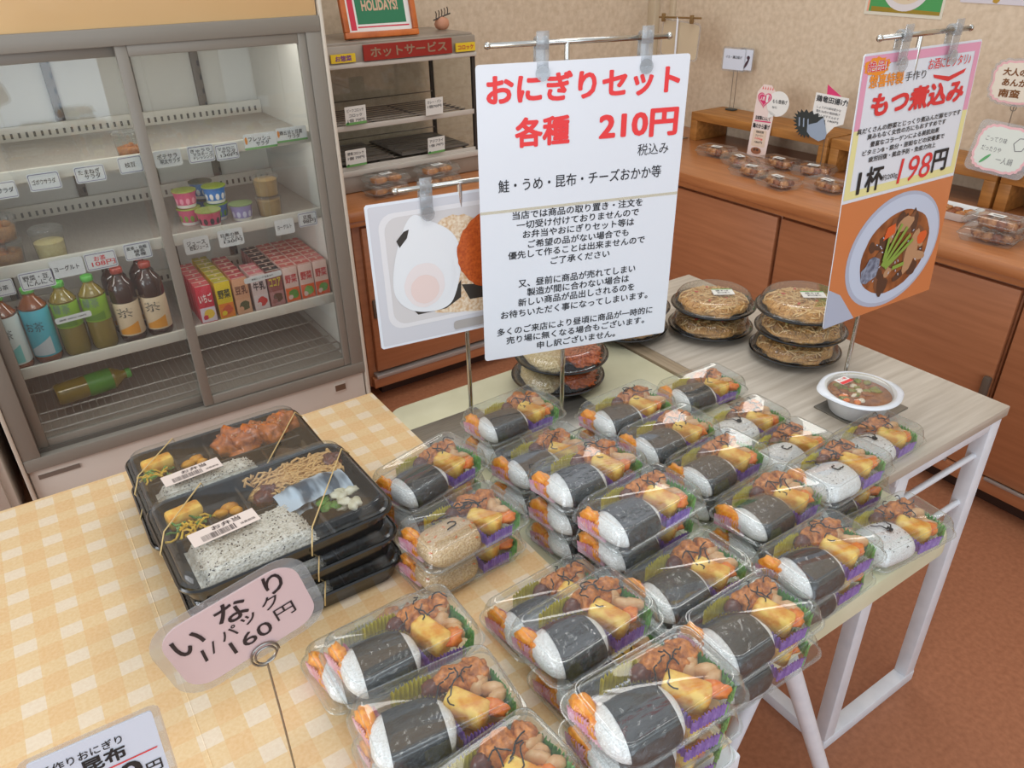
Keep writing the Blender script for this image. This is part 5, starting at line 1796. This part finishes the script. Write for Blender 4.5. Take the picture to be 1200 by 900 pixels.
for k in range(26):
    a = rnd.uniform(0, 6.28)
    q = rnd.uniform(0.3, 0.95)
    p.flat(ell(cx + 0.004 + 0.082 * q * math.cos(a), cz - 0.004 + 0.062 * q * math.sin(a), 0.0025, 0.001, 8, a), -0.0017, 2)
p.build('photo_print', [mat('photo_orange', (206, 124, 72), 0.35, coat=0.3), mat('photo_bowl_shade', (176, 184, 204), 0.35, coat=0.3), mat('photo_bowl', (196, 208, 228), 0.35, coat=0.3),
                        noisy('photo_broth', (120, 66, 34), (164, 98, 54), 40, 3, rough=0.35), mat('photo_meat', (122, 80, 56), 0.35), mat('photo_meat_dark', (84, 56, 42), 0.35), mat('photo_root', (184, 142, 106), 0.35),
                        noisy('photo_konnyaku', (88, 96, 116), (150, 160, 180), 120, 2, rough=0.35), mat('photo_carrot', (218, 96, 44), 0.35), mat('photo_onion', (134, 164, 70), 0.35)], t)

# egg photo sign
ew, eh = 0.303, 0.216
yaw = R(-8)
dx = Vector((math.cos(yaw), math.sin(yaw), 0))
tl = Vector((0.397, 0.962, 1.071))
c = tl + dx * (ew / 2) - Vector((0, 0, eh / 2))
nb = Vector((-math.sin(yaw), math.cos(yaw), 0))
zb = c.z + eh / 2 + 0.013
pa, pb = c - dx * 0.105 + nb * 0.006, c + dx * 0.105 + nb * 0.006
fp = c - dx * 0.010 + nb * 0.006
stand('sign_stand', 'chrome stand holding the egg and croquette photo sign', (fp.x, fp.y, ZT), zb, (pa.x, pa.y), (pb.x, pb.y), 0, clips=(0.20, 0.8), plate=(0.13, 0.095), plate_off=(-0.035, -0.012))
t = thing('egg_photo_sign', 'photo sign of a soft egg and orange croquette over rice', 'sign', c, face_rot(yaw, R(-2), R(0)))
MB().prism(rpoly(ew, eh, 0.003, 2), 0.0, 0.0012).build('sheet', WHITE, t)
p = MB()
p.flat(rpoly(ew * 0.975, eh * 0.965, 0.002, 2), -0.0003, 0)
p.flat(rpoly(ew * 0.92, eh * 0.80, 0.022, 6, 0.004, 0.006), -0.0005, 1)
p.flat(rpoly(ew * 0.88, eh * 0.74, 0.020, 6, 0.006, 0.006), -0.0007, 2)
p.flat(ell(0.02, -0.030, 0.120, 0.048, 60, 0, 0.12, 3, 5), -0.0009, 3)
p.flat(ell(-0.020, 0.050, 0.040, 0.026, 30, 0, 0.15, 7, 4), -0.0009, 3)
p.flat([(-0.112, 0.052), (-0.100, 0.064), (-0.092, 0.066), (-0.096, 0.054), (-0.108, 0.042)], -0.0015, 4)
p.flat([(-0.096, -0.056), (-0.040, -0.050), (-0.018, -0.022), (-0.020, -0.050), (-0.045, -0.063), (-0.090, -0.064)], -0.0011, 4)
p.flat([(-0.018, -0.030), (0.05, -0.040), (0.05, -0.058), (-0.006, -0.056)], -0.0012, 4)
p.flat(smooth([(-0.126, -0.012), (-0.112, 0.044), (-0.088, 0.090), (-0.066, 0.078), (-0.022, 0.052), (-0.014, 0.010), (-0.024, -0.034), (-0.040, -0.064), (-0.090, -0.062), (-0.118, -0.042)]), -0.0013, 5)
p.flat(ell(-0.074, -0.006, 0.046, 0.050, 44, 0, 0.05, 6), -0.0015, 5)
p.flat(ell(-0.076, -0.020, 0.031, 0.034, 40, 0, 0.04, 8), -0.0017, 6)
p.flat(ell(-0.076, -0.026, 0.022, 0.022, 32, 0, 0.04, 9), -0.0019, 7)
p.flat(ell(0.040, 0.016, 0.062, 0.060, 60, 0, 0.035, 4, 8), -0.0017, 8)
p.flat(rpoly(0.11, 0.014, 0.004, 3, 0.02, -0.094), -0.0012, 9)
p.build('photo_print', [mat('photo_pale_grey', (206, 206, 212), 0.35, coat=0.3), mat('photo_tray_rim', (224, 222, 224), 0.35, coat=0.3), mat('photo_tray_inner', (208, 204, 204), 0.35),
                        noisy('photo_rice', (206, 170, 130), (232, 216, 192), 220, 3, rough=0.4), mat('photo_nori', (52, 46, 40), 0.4), mat('photo_egg_white', (228, 230, 233), 0.35, coat=0.3),
                        mat('photo_egg_pink', (230, 220, 219), 0.35), mat('photo_egg_yolk', (230, 208, 202), 0.35), noisy('photo_croquette', (166, 66, 16), (206, 100, 36), 260, 4, 0.3, 0.7, 0.4), mat('photo_shadow_strip', (170, 164, 160), 0.4)], t)


# pink inari card
t = thing('inari_price_card', 'pink rounded price card on a wire stand left of the packs', 'price card', (0.0545, 0.478, 0.9165), face_rot(0, 0.06, R(12)) @ Matrix.Scale(0.966, 4))
MB().prism(rpoly(0.130, 0.092, 0.026, 7, 0, -0.004), 0.0, 0.0008).build('laminate', LAMI, t)
MB().prism(rpoly(0.113, 0.076, 0.020, 7, 0, -0.004), -0.0003, 0.0011).build('card', mat('card_pink', (216, 190, 190), 0.45), t)
g = MB()
g.text('い', -0.050, -0.027, 0.011, 0.021, -0.0008, 0, 0.012)
g.text('な', -0.013, 0.012, 0.018, 0.024, -0.0008, 0, 0.012)
g.text('り', 0.029, 0.044, 0.021, 0.022, -0.0008, 0, 0.012)
g.text('1', -0.036, -0.0335, -0.010, 0.014, -0.0008, 0, 0.0, shear=0.1)
g.text('/', -0.029, -0.023, -0.007, 0.013, -0.0008, 0, 0.0)
g.text('パ', -0.018, -0.004, -0.002, 0.012, -0.0008, 0, 0.008)
g.text('ッ', 0.001, 0.013, 0.0, 0.010, -0.0008, 0, 0.008)
g.text('ク', 0.020, 0.034, 0.004, 0.014, -0.0008, 0, 0.004)
g.text('160', -0.016, 0.019, -0.020, 0.015, -0.0008, 0, 0.004)
g.text('円', 0.025, 0.042, -0.014, 0.014, -0.0008, 0, 0.004)
g.build('lettering', mat('card_ink', (40, 28, 34), 0.5), t)
t = thing('card_stand', 'thin wire stand with a ring clip holding the pink price card', 'card stand', (0.0667, 0.4815, ZG))
ring = [(0.0115 * math.cos(a), -0.0035 if a < 4.7 else 0.0, 0.174 + 0.0115 * math.sin(a)) for a in [k * 2 * PI / 22 for k in range(23)]]
b = MB().tube(ring, 0.0010, 6)
b.tube([(0.0085 * math.cos(k * PI / 9), -0.0055, 0.175 + 0.0085 * math.sin(k * PI / 9)) for k in range(19)], 0.0009, 6)
b.tube([(0, -0.001, 0.1625), (0.0008, 0, 0.10), (0.0008, 0, 0.0025)], 0.0010, 6)
b.build('wire', STEEL, t)
MB().lathe([(0.0005, 0), (0.012, 0), (0.012, 0.0018), (0.006, 0.0028), (0.0005, 0.0028)], 24).build('base', CHROME, t)

# kelp onigiri card at the bottom left
t = thing('kelp_price_card', 'white price card with red line at the bottom left corner', 'price card', (-0.058, 0.420, 0.896), face_rot(0, -0.05, R(-2)))
MB().prism(rpoly(0.084, 0.078, 0.006, 4), 0.0, 0.0008).build('laminate', LAMI, t)
MB().prism(rpoly(0.074, 0.070, 0.002, 3), -0.0003, 0.0011).build('card', mat('card_bluish_white', (214, 220, 232), 0.4), t)
g = MB()
g.text('手作りおにぎり', -0.032, 0.016, 0.0235, 0.0075, -0.0008, 0, 0.008)
g.text('昆布', -0.010, 0.016, 0.0125, 0.0125, -0.0008, 0, 0.02)
g.flat([(-0.034, 0.0022), (0.034, 0.0022), (0.034, 0.0034), (-0.034, 0.0034)], -0.0008, 1)
g.text('120', -0.016, 0.022, -0.0085, 0.018, -0.0008, 0, 0.02)
g.text('円', 0.024, 0.034, -0.013, 0.010, -0.0008, 0, 0.01)
g.build('lettering', [INK, RED], t)
t = thing('card_stand', 'wire stand of the white price card at the bottom left', 'card stand', (-0.058, 0.4225, ZG))
b = MB().tube([(0, 0.0, 0.170), (0, 0, 0.0025)], 0.0010, 6)
b.tube([(0.009 * math.cos(k * PI / 9), 0.0015, 0.165 + 0.009 * math.sin(k * PI / 9)) for k in range(19)], 0.0009, 6)
b.build('wire', STEEL, t)
MB().lathe([(0.0005, 0), (0.018, 0), (0.018, 0.0018), (0.006, 0.0028), (0.0005, 0.0028)], 24).build('base', CHROME, t)

# ------------------------------------------------------------------ goods on the right worktop
RISW = noisy('riser_wood', (150, 98, 44), (182, 124, 62), 6, 4, 0.35, 0.7, 0.5, 0.05, 0.001, 0, (12, 1, 12))
for (y0, y1, lb) in ((1.612, 2.245, 'low wooden riser bench below the two fried chicken cards'), (1.05, 1.600, 'low wooden riser bench mostly hidden behind the stew sign'), (0.46, 1.040, 'low wooden riser bench holding white trays at the right edge')):
    t = thing('riser_bench', lb, 'riser', (2.435, (y0 + y1) / 2, ZC), 0, 'wooden risers on the right worktop')
    d = (y1 - y0) / 2
    MB().bb(-0.088, 0.088, -d, d, 0.078, 0.108, 0, 0.002).build('top_board', RISW, t)
    for s_ in (-1, 1):
        MB().bb(-0.088, 0.088, s_ * d - (0.034 if s_ > 0 else 0), s_ * d + (0.034 if s_ < 0 else 0), 0.0, 0.078, 0, 0.002).build('leg_board', RISW, t)

FRY = noisy('fried_pieces', (146, 84, 38), (200, 138, 78), 120, 4, 0.3, 0.7, 0.45, 0.5, 0.002)
FRY2 = noisy('fried_pieces_dark', (104, 50, 26), (156, 88, 48), 120, 4, 0.3, 0.7, 0.45, 0.5, 0.002)


def make_fry(seed, croq=False):
    t = thing('fried_food_pack', 'pack', 'food pack')
    L, W = 0.140, 0.095
    container(t, L, W, 0.018, 0.034, 0.010, 0.0005)
    rr = random.Random(seed)
    b = MB()
    if croq:
        for k in range(2):
            b.blob((-0.026 + 0.052 * k, 0, 0.017), (0.027, 0.030, 0.013), 0.12, 3, seed + k, 3, 0)
    else:
        for k in range(9):
            b.blob((-0.040 + 0.020 * (k % 5) + rr.uniform(-0.004, 0.004), -0.016 + 0.032 * (k // 5) + rr.uniform(-0.006, 0.006), 0.017), (0.015, 0.013, 0.0125), 0.5, 2.2, seed + k, 3, k % 3 == 0, rr.uniform(0, 3))
    b.build('croquette' if croq else 'fried_pieces', [FRY, FRY2], t)
    s_ = MB().bb(-0.018, 0.020, -0.010, 0.012, 0.0335, 0.0345)
    s_.bb(-0.014, 0.010, 0.0, 0.006, 0.0345, 0.0348, 1)
    s_.build('price_label', [PAPER, GREY_INK], t)
    return t


fr = make_fry(5)
FP = 0.0348
for (x, y, k, a, lb) in ((2.225, 1.985, 0, 100, 'clear pack of fried chicken alone beside the tall heart card'),
                         (2.180, 1.835, 0, 70, 'fried chicken pack second from the corner on the right worktop'),
                         (2.105, 1.715, 0, 96, 'fried chicken pack at the worktop front, below the heart card'),
                         (2.065, 1.575, 0, 80, 'fried chicken pack nearest the worktop front edge'),
                         (2.260, 1.730, 0, 88, 'fried chicken pack just in front of the heart card foot'),
                         (2.270, 1.595, 0, 104, 'dark fried chicken pack below the black burst card'),
                         (2.150, 1.452, 0, 84, 'fried chicken pack beside the stew sign edge'),
                         (2.075, 0.905, 0, 100, 'lower fried pack of the right worktop pair, nearest the front edge'),
                         (2.075, 0.900, 1, 92, 'upper fried pack of the right worktop pair, nearest the front edge'),
                         (2.170, 0.800, 0, 84, 'lower fried pack behind the front pair at the right edge'),
                         (2.172, 0.805, 1, 95, 'upper fried pack behind the front pair at the right edge'),
                         (2.265, 0.760, 0, 88, 'fried pack farthest back at the right edge, below the riser')):
    place(fr, (x, y, ZC + 0.0004 + k * FP), R(a), lb, 'fried food packs')
cr = make_fry(21, True)
for (x, y, k, lb) in ((1.015, 2.262, 0, 'lower croquette pack in front of the hot case, left pair'), (1.017, 2.264, 1, 'upper croquette pack in front of the hot case, left pair'),
                      (1.205, 2.262, 0, 'lower croquette pack in front of the hot case, right pair'), (1.203, 2.264, 1, 'upper croquette pack in front of the hot case, right pair')):
    place(cr, (x, y, ZC + 0.0004 + k * FP), R(4), lb, 'croquette packs by the hot case')

FOAM = mat('white_foam_tray', (226, 226, 224), 0.55)


def foam(name, label, loc, food, lid=True, group=None):
    t = thing(name, label, 'tray', loc, R(90), group)
    n, m = 6, 4
    L, W = 0.150, 0.105
    MB().loft([rrect(L * 0.82, W * 0.78, 0.014, 0, n, m), rrect(L * 0.86, W * 0.82, 0.014, 0.002, n, m), rrect(L * 0.985, W * 0.98, 0.018, 0.022, n, m), rrect(L, W, 0.018, 0.024, n, m), rrect(L * 0.97, W * 0.96, 0.017, 0.0235, n, m), rrect(L * 0.82, W * 0.78, 0.012, 0.005, n, m)], 0, True, True).build('tray', FOAM, t)
    if lid:
        MB().loft([rrect(L * 0.99, W * 0.985, 0.018, 0.0245, n, m), rrect(L * 0.94, W * 0.92, 0.016, 0.031, n, m), rrect(L * 0.88, W * 0.84, 0.015, 0.033, n, m)], 0, False, True).build('lid', LID, t)
    b = MB()
    rr = random.Random(int(loc[0] * 1000 + loc[2] * 7000))
    for k in range(8):
        b.blob((-0.044 + 0.029 * (k % 4) + rr.uniform(-0.005, 0.005), -0.017 + 0.034 * (k // 4) + rr.uniform(-0.005, 0.005), 0.015), (0.016, 0.014, 0.010), 0.4, 2.2, k + 3, 2, k % 2, rr.uniform(0, 3))
    b.build('food', food, t)
    return t


foam('foam_tray', 'white foam tray of fried chicken on the worktop behind the stew sign', (2.205, 1.085, ZC + 0.0004), [FRY, FRY2], False)
for k, lb in enumerate(('bottom white lidded tray on the riser behind the green drawing card', 'second white lidded tray from the bottom on the riser', 'third white lidded tray from the bottom on the riser', 'top white lidded tray on the riser behind the drawing card')):
    foam('foam_tray', lb, (2.435 + 0.004 * (k % 2), 0.955, ZC + 0.1086 + k * 0.0345), [SALAD, LEAF], True, 'white trays on the riser')
foam('foam_tray', 'white lidded tray with yellow food at the right photo edge', (2.425, 0.80, ZC + 0.1086), [YELB, ORG], True, 'white trays on the riser')


def rcard(name, label, x, y, z, zfoot, ground, body, yaw=-90, pitch=0, roll=0, wires=1, off=0.0):
    """cut-out card facing into the room on a wire stand"""
    t = thing(name, label, 'price card', (x, y, z), face_rot(R(yaw), R(pitch), R(roll)))
    body(t)
    s_ = thing('card_stand', ground[1], 'card stand', (x + 0.006, y + off, zfoot))
    b = MB()
    for k in range(wires):
        o = (k - (wires - 1) / 2) * 0.02
        b.tube([(0, o, 0.002), (0, o, z - zfoot + 0.01)], 0.0012, 6)
    b.tube([(-0.001, 0.008 * math.cos(q * PI / 8), z - zfoot + 0.008 * math.sin(q * PI / 8) - ground[0]) for q in range(17)], 0.0012, 6)
    b.build('wire', STEEL, s_)
    MB().bb(-0.014, 0.014, -0.020, 0.020, 0.0, 0.006, 0, 0.002).build('base', mat('stand_base_dark', (58, 62, 60), 0.4), s_)


PINK = mat('heart_pink', (214, 54, 110), 0.45)
PALEP = mat('pale_pink_card', (232, 212, 204), 0.5)
BLUEG = mat('blue_grey', (150, 164, 182), 0.5)
BURST = mat('burst_dark', (44, 50, 48), 0.5)
BROWNI = mat('brown_letters', (120, 72, 24), 0.5)


def card1(t):
    MB().prism(rpoly(0.105, 0.086, 0.008, 4, -0.01, 0), 0, 0.0012).prism(rpoly(0.060, 0.084, 0.008, 4, 0.045, 0.002), 0.0014, 0.0024).build('laminate', LAMI, t)
    MB().prism(rpoly(0.094, 0.074, 0.004, 3, -0.01, 0), -0.0003, 0.0014).prism(rpoly(0.044, 0.072, 0.003, 3, 0.048, 0.002), 0.0011, 0.0027).build('card', mat('card_bluish_white', (214, 220, 232), 0.4), t)
    g = MB()
    g.text('イカ・磯辺揚げ', -0.046, 0.026, 0.008, 0.011, -0.0008, 0, 0.01)
    g.flat(ell(0.047, -0.012, 0.005, 0.020, 14, -0.5), 0.0002, 1)
    g.flat(ell(0.053, 0.010, 0.007, 0.007, 12), 0.0002, 1)
    g.build('lettering', [INK, mat('plum_drawing', (70, 50, 62), 0.5)], t)


rcard('price_card', 'pair of overlapped laminated cards high on wires above the riser', 2.478, 2.165, 0.985, ZC + 0.1086, (0.03, 'two wire stand holding the pair of laminated cards'), card1, -82, wires=2)


def heart(cx, cz, s_):
    o = []
    for k in range(40):
        a = 2 * PI * k / 40
        o.append((cx + s_ * 16 * math.sin(a) ** 3 / 17, cz + s_ * (13 * math.cos(a) - 5 * math.cos(2 * a) - 2 * math.cos(3 * a) - math.cos(4 * a)) / 17))
    return o


def card2(t):
    MB().prism([(-0.042, -0.120), (0.036, -0.120), (0.040, 0.02), (0.038, 0.10), (0.012, 0.126), (-0.020, 0.126), (-0.040, 0.10)], 0, 0.001).build('strip_card', PALEP, t)
    MB().prism(ell(0.050, 0.068, 0.044, 0.042, 28), -0.0016, -0.0006).prism([(0.02, 0.045), (0.05, 0.03), (0.018, 0.016)], -0.0016, -0.0006).build('speech_bubble', PAPER, t)
    g = MB()
    g.flat(heart(-0.006, 0.078, 0.030), -0.0020, 0)
    g.flat(heart(-0.006, 0.078, 0.025), -0.0022, 4)
    g.flat(heart(-0.006, 0.078, 0.023), -0.0024, 0)
    g.text('人気', -0.022, -0.004, 0.080, 0.014, -0.0026, 4, 0.02)
    g.text('1', 0.001, 0.009, 0.081, 0.024, -0.0026, 4, 0.03)
    for k in range(5):
        g.flat([(-0.022 + 0.010 * k, 0.110), (-0.017 + 0.010 * k, 0.111), (-0.0195 + 0.010 * k, 0.121)], -0.0012, 3)
    g.text('もも唐揚げ', 0.028, 0.086, 0.076, 0.014, -0.0020, 1, 0.012)
    g.text('秘伝', 0.030, 0.050, 0.056, 0.008, -0.0020, 1, 0.0)
    g.text('自家製にんにく', -0.030, 0.030, 0.014, 0.014, -0.0008, 1, 0.02)
    g.flat([(-0.032, 0.000), (0.034, 0.002), (0.034, 0.006), (-0.032, 0.004)], -0.0008, 0)
    g.text('鶏のから揚げ', -0.036, 0.034, -0.014, 0.017, -0.0008, 1, 0.025)
    g.flat(rpoly(0.056, 0.058, 0.004, 3, -0.002, -0.056), -0.0008, 2)
    for k in range(4):
        g.text(('国産若鶏', 'ジューシー', '100g', '180円')[k], -0.018, 0.014, -0.034 - 0.012 * k, 0.008, -0.0012, 1 if k != 2 else 3, 0.012)
    g.flat(ell(-0.006, -0.100, 0.022, 0.012, 16), -0.0009, 5)
    for k in range(5):
        g.flat(ell(-0.018 + 0.006 * k, -0.100 + 0.003 * (k % 2), 0.006, 0.005, 8), -0.0012, 5 + k % 2)
    g.build('lettering', [PINK, INK, mat('tan_box', (222, 198, 176), 0.5), RED, PAPER, mat('fried_print', (160, 104, 74), 0.5), mat('fried_print_dark', (90, 60, 50), 0.5)], t)


t = thing('price_card', 'tall card with pink heart and speech bubble by the fried packs', 'price card', (2.335, 1.885, ZC + 0.121), face_rot(R(-84), R(-4), 0))
card2(t)


def card3(t):
    MB().prism([(-0.058, 0.062), (0.056, 0.062), (0.058, -0.020), (0.030, -0.034), (0.006, -0.068), (-0.006, -0.036), (-0.055, -0.028)], 0, 0.001).build('card', PAPER, t)
    MB().prism([(-0.026, 0.092), (-0.020, 0.056), (0.034, 0.060)], 0.0012, 0.002).build('corner_piece', PINK, t)
    pts = []
    for k in range(44):
        a = 2 * PI * k / 44
        q = 1.0 if k % 2 else 0.78
        if -0.9 < math.sin(a) < 0.2 and math.cos(a) > 0.3:
            q = 0.86
        pts.append((-0.072 + 0.062 * q * math.cos(a + 0.4) + 0.020 * math.cos(a) ** 2, -0.042 + 0.047 * q * math.sin(a + 0.4)))
    MB().prism(pts, -0.0022, -0.0012).build('burst_shape', BURST, t)
    g = MB()
    g.text('鶏竜田揚げ!', -0.052, 0.056, 0.046, 0.020, -0.0008, 0, 0.018)
    for k in range(4):
        g.text(('しょうがの風味豊かな', '鶏むね肉の竜田揚げ', 'ごはんがすすみます', '100g 180円')[k], -0.044 + 0.012 * (k == 3), 0.040, 0.020 - 0.013 * k, 0.008, -0.0008, 0 if k == 3 else 2, 0.006)
    g.flat([(-0.062, -0.044), (-0.030, -0.030), (-0.018, -0.016), (-0.010, -0.010), (-0.008, -0.020), (-0.002, -0.030), (0.012, -0.060), (0.010, -0.076), (-0.010, -0.088), (-0.040, -0.080), (-0.058, -0.066)], -0.0028, 1)
    for k in range(3):
        g.flat([(-0.098 + 0.016 * k, -0.026), (-0.094 + 0.016 * k, -0.024), (-0.088 + 0.016 * k, -0.052), (-0.092 + 0.016 * k, -0.054)], -0.0027, 1)
    g.build('lettering', [INK, BLUEG, GREY_INK], t)


rcard('price_card', 'white card with black spiky burst and pointing hand', 2.34, 1.625, 0.872, ZC + 0.0004, (0.02, 'wire stand of the black burst card'), card3, -80, 0, -4)


def cloud(L, W, bump, n, k0):
    o = []
    for k in range(n):
        a = 2 * PI * k / n
        q = 1 + bump * abs(math.sin(a * k0 / 2))
        sx = math.copysign(abs(math.cos(a)) ** 0.55, math.cos(a))
        sz = math.copysign(abs(math.sin(a)) ** 0.55, math.sin(a))
        o.append((L / 2 * q * sx, W / 2 * q * sz))
    return o


def card4(t):
    MB().prism(cloud(0.150, 0.118, 0.06, 96, 18), 0, 0.0008).build('laminate', LAMI, t)
    b = MB().prism(cloud(0.138, 0.106, 0.06, 96, 18), -0.0003, 0.0011, 0)
    b.flat(cloud(0.128, 0.096, 0.06, 96, 18), -0.0006, 1)
    b.build('card', [mat('border_pink2', (226, 176, 178), 0.45), mat('card_cream', (226, 216, 198), 0.45)], t)
    g = MB()
    g.text('大人の', -0.048, 0.012, 0.026, 0.020, -0.0010, 0, 0.03)
    g.text('あんかけ', -0.044, 0.040, -0.001, 0.019, -0.0010, 0, 0.03)
    g.text('南蛮', -0.046, 0.008, -0.029, 0.022, -0.0010, 0, 0.03)
    g.flat(ell(0.044, -0.030, 0.020, 0.008, 18, 0.25), -0.0010, 1)
    g.build('lettering', [BROWNI, BURST], t)


rcard('price_card', 'pink scalloped card with brown lettering at the right edge', 2.395, 1.085, 1.025, ZC + 0.1086, (0.066, 'wire stand with ring under the pink scalloped card'), card4, -84)


def card5(t):
    MB().prism(rpoly(0.160, 0.138, 0.018, 6), 0, 0.0008).build('laminate', LAMI, t)
    b = MB().prism(cloud(0.138, 0.120, 0.05, 96, 20), -0.0003, 0.0011, 0)
    b.flat(cloud(0.126, 0.108, 0.05, 96, 20), -0.0006, 1)
    b.build('card', [mat('border_pink2', (226, 176, 178), 0.45), mat('card_mint', (212, 216, 206), 0.45)], t)
    g = MB()
    g.text('こってり味', -0.050, 0.006, 0.022, 0.014, -0.0010, 0, 0.0)
    g.text('だったりや', -0.052, 0.0, -0.004, 0.014, -0.0010, 0, 0.0)
    g.text('一人鍋', -0.004, 0.040, -0.028, 0.018, -0.0010, 0, 0.0)
    d = [(0.024, 0.020), (0.034, 0.036), (0.050, 0.038), (0.056, 0.022), (0.050, 0.006), (0.034, 0.002), (0.024, 0.020)]
    for (a, b_) in zip(d, d[1:]):
        q = Vector((b_[0] - a[0], b_[1] - a[1])).normalized() * 0.001
        g.flat([(a[0] - q.y, a[1] + q.x), (a[0] + q.y, a[1] - q.x), (b_[0] + q.y, b_[1] - q.x), (b_[0] - q.y, b_[1] + q.x)], -0.0010, 0)
    g.flat(ell(-0.032, -0.032, 0.018, 0.004, 14, 0.9), -0.0010, 1)
    g.build('lettering', [GREY_INK, mat('leek_green', (90, 160, 100), 0.5)], t)


t = thing('price_card', 'laminated drawing card with green stroke leaning on white trays', 'price card', (2.335, 1.055, ZC + 0.170), face_rot(R(-84), R(-10), R(-4)))
card5(t)

# bare stand with a blank clear card in the corner
t = thing('sign_stand', 'thin stand with a blank beige card in the room corner', 'sign stand', (2.31, 2.325, ZC))
MB().bb(-0.05, 0.05, -0.06, 0.06, 0, 0.003, 0, 0.001).build('base_plate', PLATE, t)
MB().tube([(0, 0, 0.003), (0, 0, 0.445)], 0.004, 8).build('pole', WHITEM, t)
b = MB().tube([(0, 0.10, 0.440), (0, -0.12, 0.446)], 0.0035, 8)
b.build('crossbar', mat('brass_bar', (150, 122, 82), 0.35, metal=0.6), t)
for y in (0.075, -0.075):
    MB().bb(-0.008, 0.004, y - 0.007, y + 0.007, 0.425, 0.455, 0, 0.003).build('clip', mat('brass_bar', (150, 122, 82), 0.35, metal=0.6), t)
t = thing('blank_card', 'blank rounded beige card hanging in the room corner', 'card', (2.322, 2.318, ZC + 0.365), face_rot(R(-90), 0, R(-3)))
MB().prism(rpoly(0.205, 0.135, 0.018, 6), 0, 0.001).build('laminate', LAMI, t)
MB().prism(rpoly(0.190, 0.122, 0.014, 6), -0.0002, 0.0012).build('card', mat('card_back_beige', (204, 186, 156), 0.6), t)

# wall posters
t = thing('wall_poster', 'green food poster pinned on the right wall', 'poster', (2.5285, 1.553, 1.335), face_rot(R(-90), 0, R(-1)))
MB().prism(rpoly(0.268, 0.350, 0.002, 2), 0, 0.0008).build('sheet', mat('poster_white', (214, 208, 190), 0.5), t)
p = MB()
p.flat(rpoly(0.250, 0.330, 0.001, 2), -0.0004, 0)
p.flat([(-0.125, -0.165), (-0.125, 0.165), (-0.118, 0.165), (-0.118, -0.165)], -0.0006, 5)
p.flat([(-0.110, -0.165), (0.125, -0.165), (0.125, -0.155), (-0.110, -0.150)], -0.0006, 4)
p.flat(ell(0.0, -0.085, 0.082, 0.075, 36), -0.0008, 1)
p.flat(ell(0.0, -0.080, 0.070, 0.060, 36), -0.0010, 2)
for k, (x, z, a, b_, mi) in enumerate(((-0.02, -0.10, 0.03, 0.02, 2), (0.012, -0.105, 0.022, 0.022, 3), (0.038, -0.108, 0.018, 0.014, 6), (-0.04, -0.112, 0.014, 0.012, 6), (0.0, -0.06, 0.04, 0.03, 3))):
    p.flat(ell(x, z, a, b_, 14, 0.3 * k, 0.2, k), -0.0012 - 0.0002 * k, mi)
p.flat([(-0.100, -0.130), (-0.088, -0.130), (-0.088, -0.02), (-0.100, -0.02)], -0.0007, 3)
p.build('food_print', [mat('poster_green', (72, 150, 84), 0.5), mat('poster_plate', (214, 208, 208), 0.5), mat('poster_food', (214, 196, 168), 0.5), mat('poster_orange', (206, 112, 50), 0.5), mat('poster_ochre', (150, 126, 40), 0.5), mat('poster_pink', (230, 160, 130), 0.5), BURST], t)
t = thing('wall_poster', 'white poster with gold marks at the top right wall', 'poster', (2.5285, 1.225, 1.375), face_rot(R(-90), 0, R(-1)))
MB().prism(rpoly(0.300, 0.340, 0.002, 2), 0, 0.0008).build('sheet', mat('poster_lilac', (206, 200, 206), 0.5), t)
p = MB()
for (x, z, s_) in ((-0.045, -0.160, 0.010), (0.075, -0.135, 0.018), (-0.10, -0.11, 0.012)):
    p.flat(ell(x, z, s_, s_ * 0.8, 10, 0, 0.2, 2), -0.0006, 0)
p.flat([(-0.10, -0.132), (0.05, -0.132), (0.05, -0.126), (-0.10, -0.126)], -0.0005, 1)
p.build('print', [mat('poster_gold', (178, 140, 50), 0.5), GREY_INK], t)
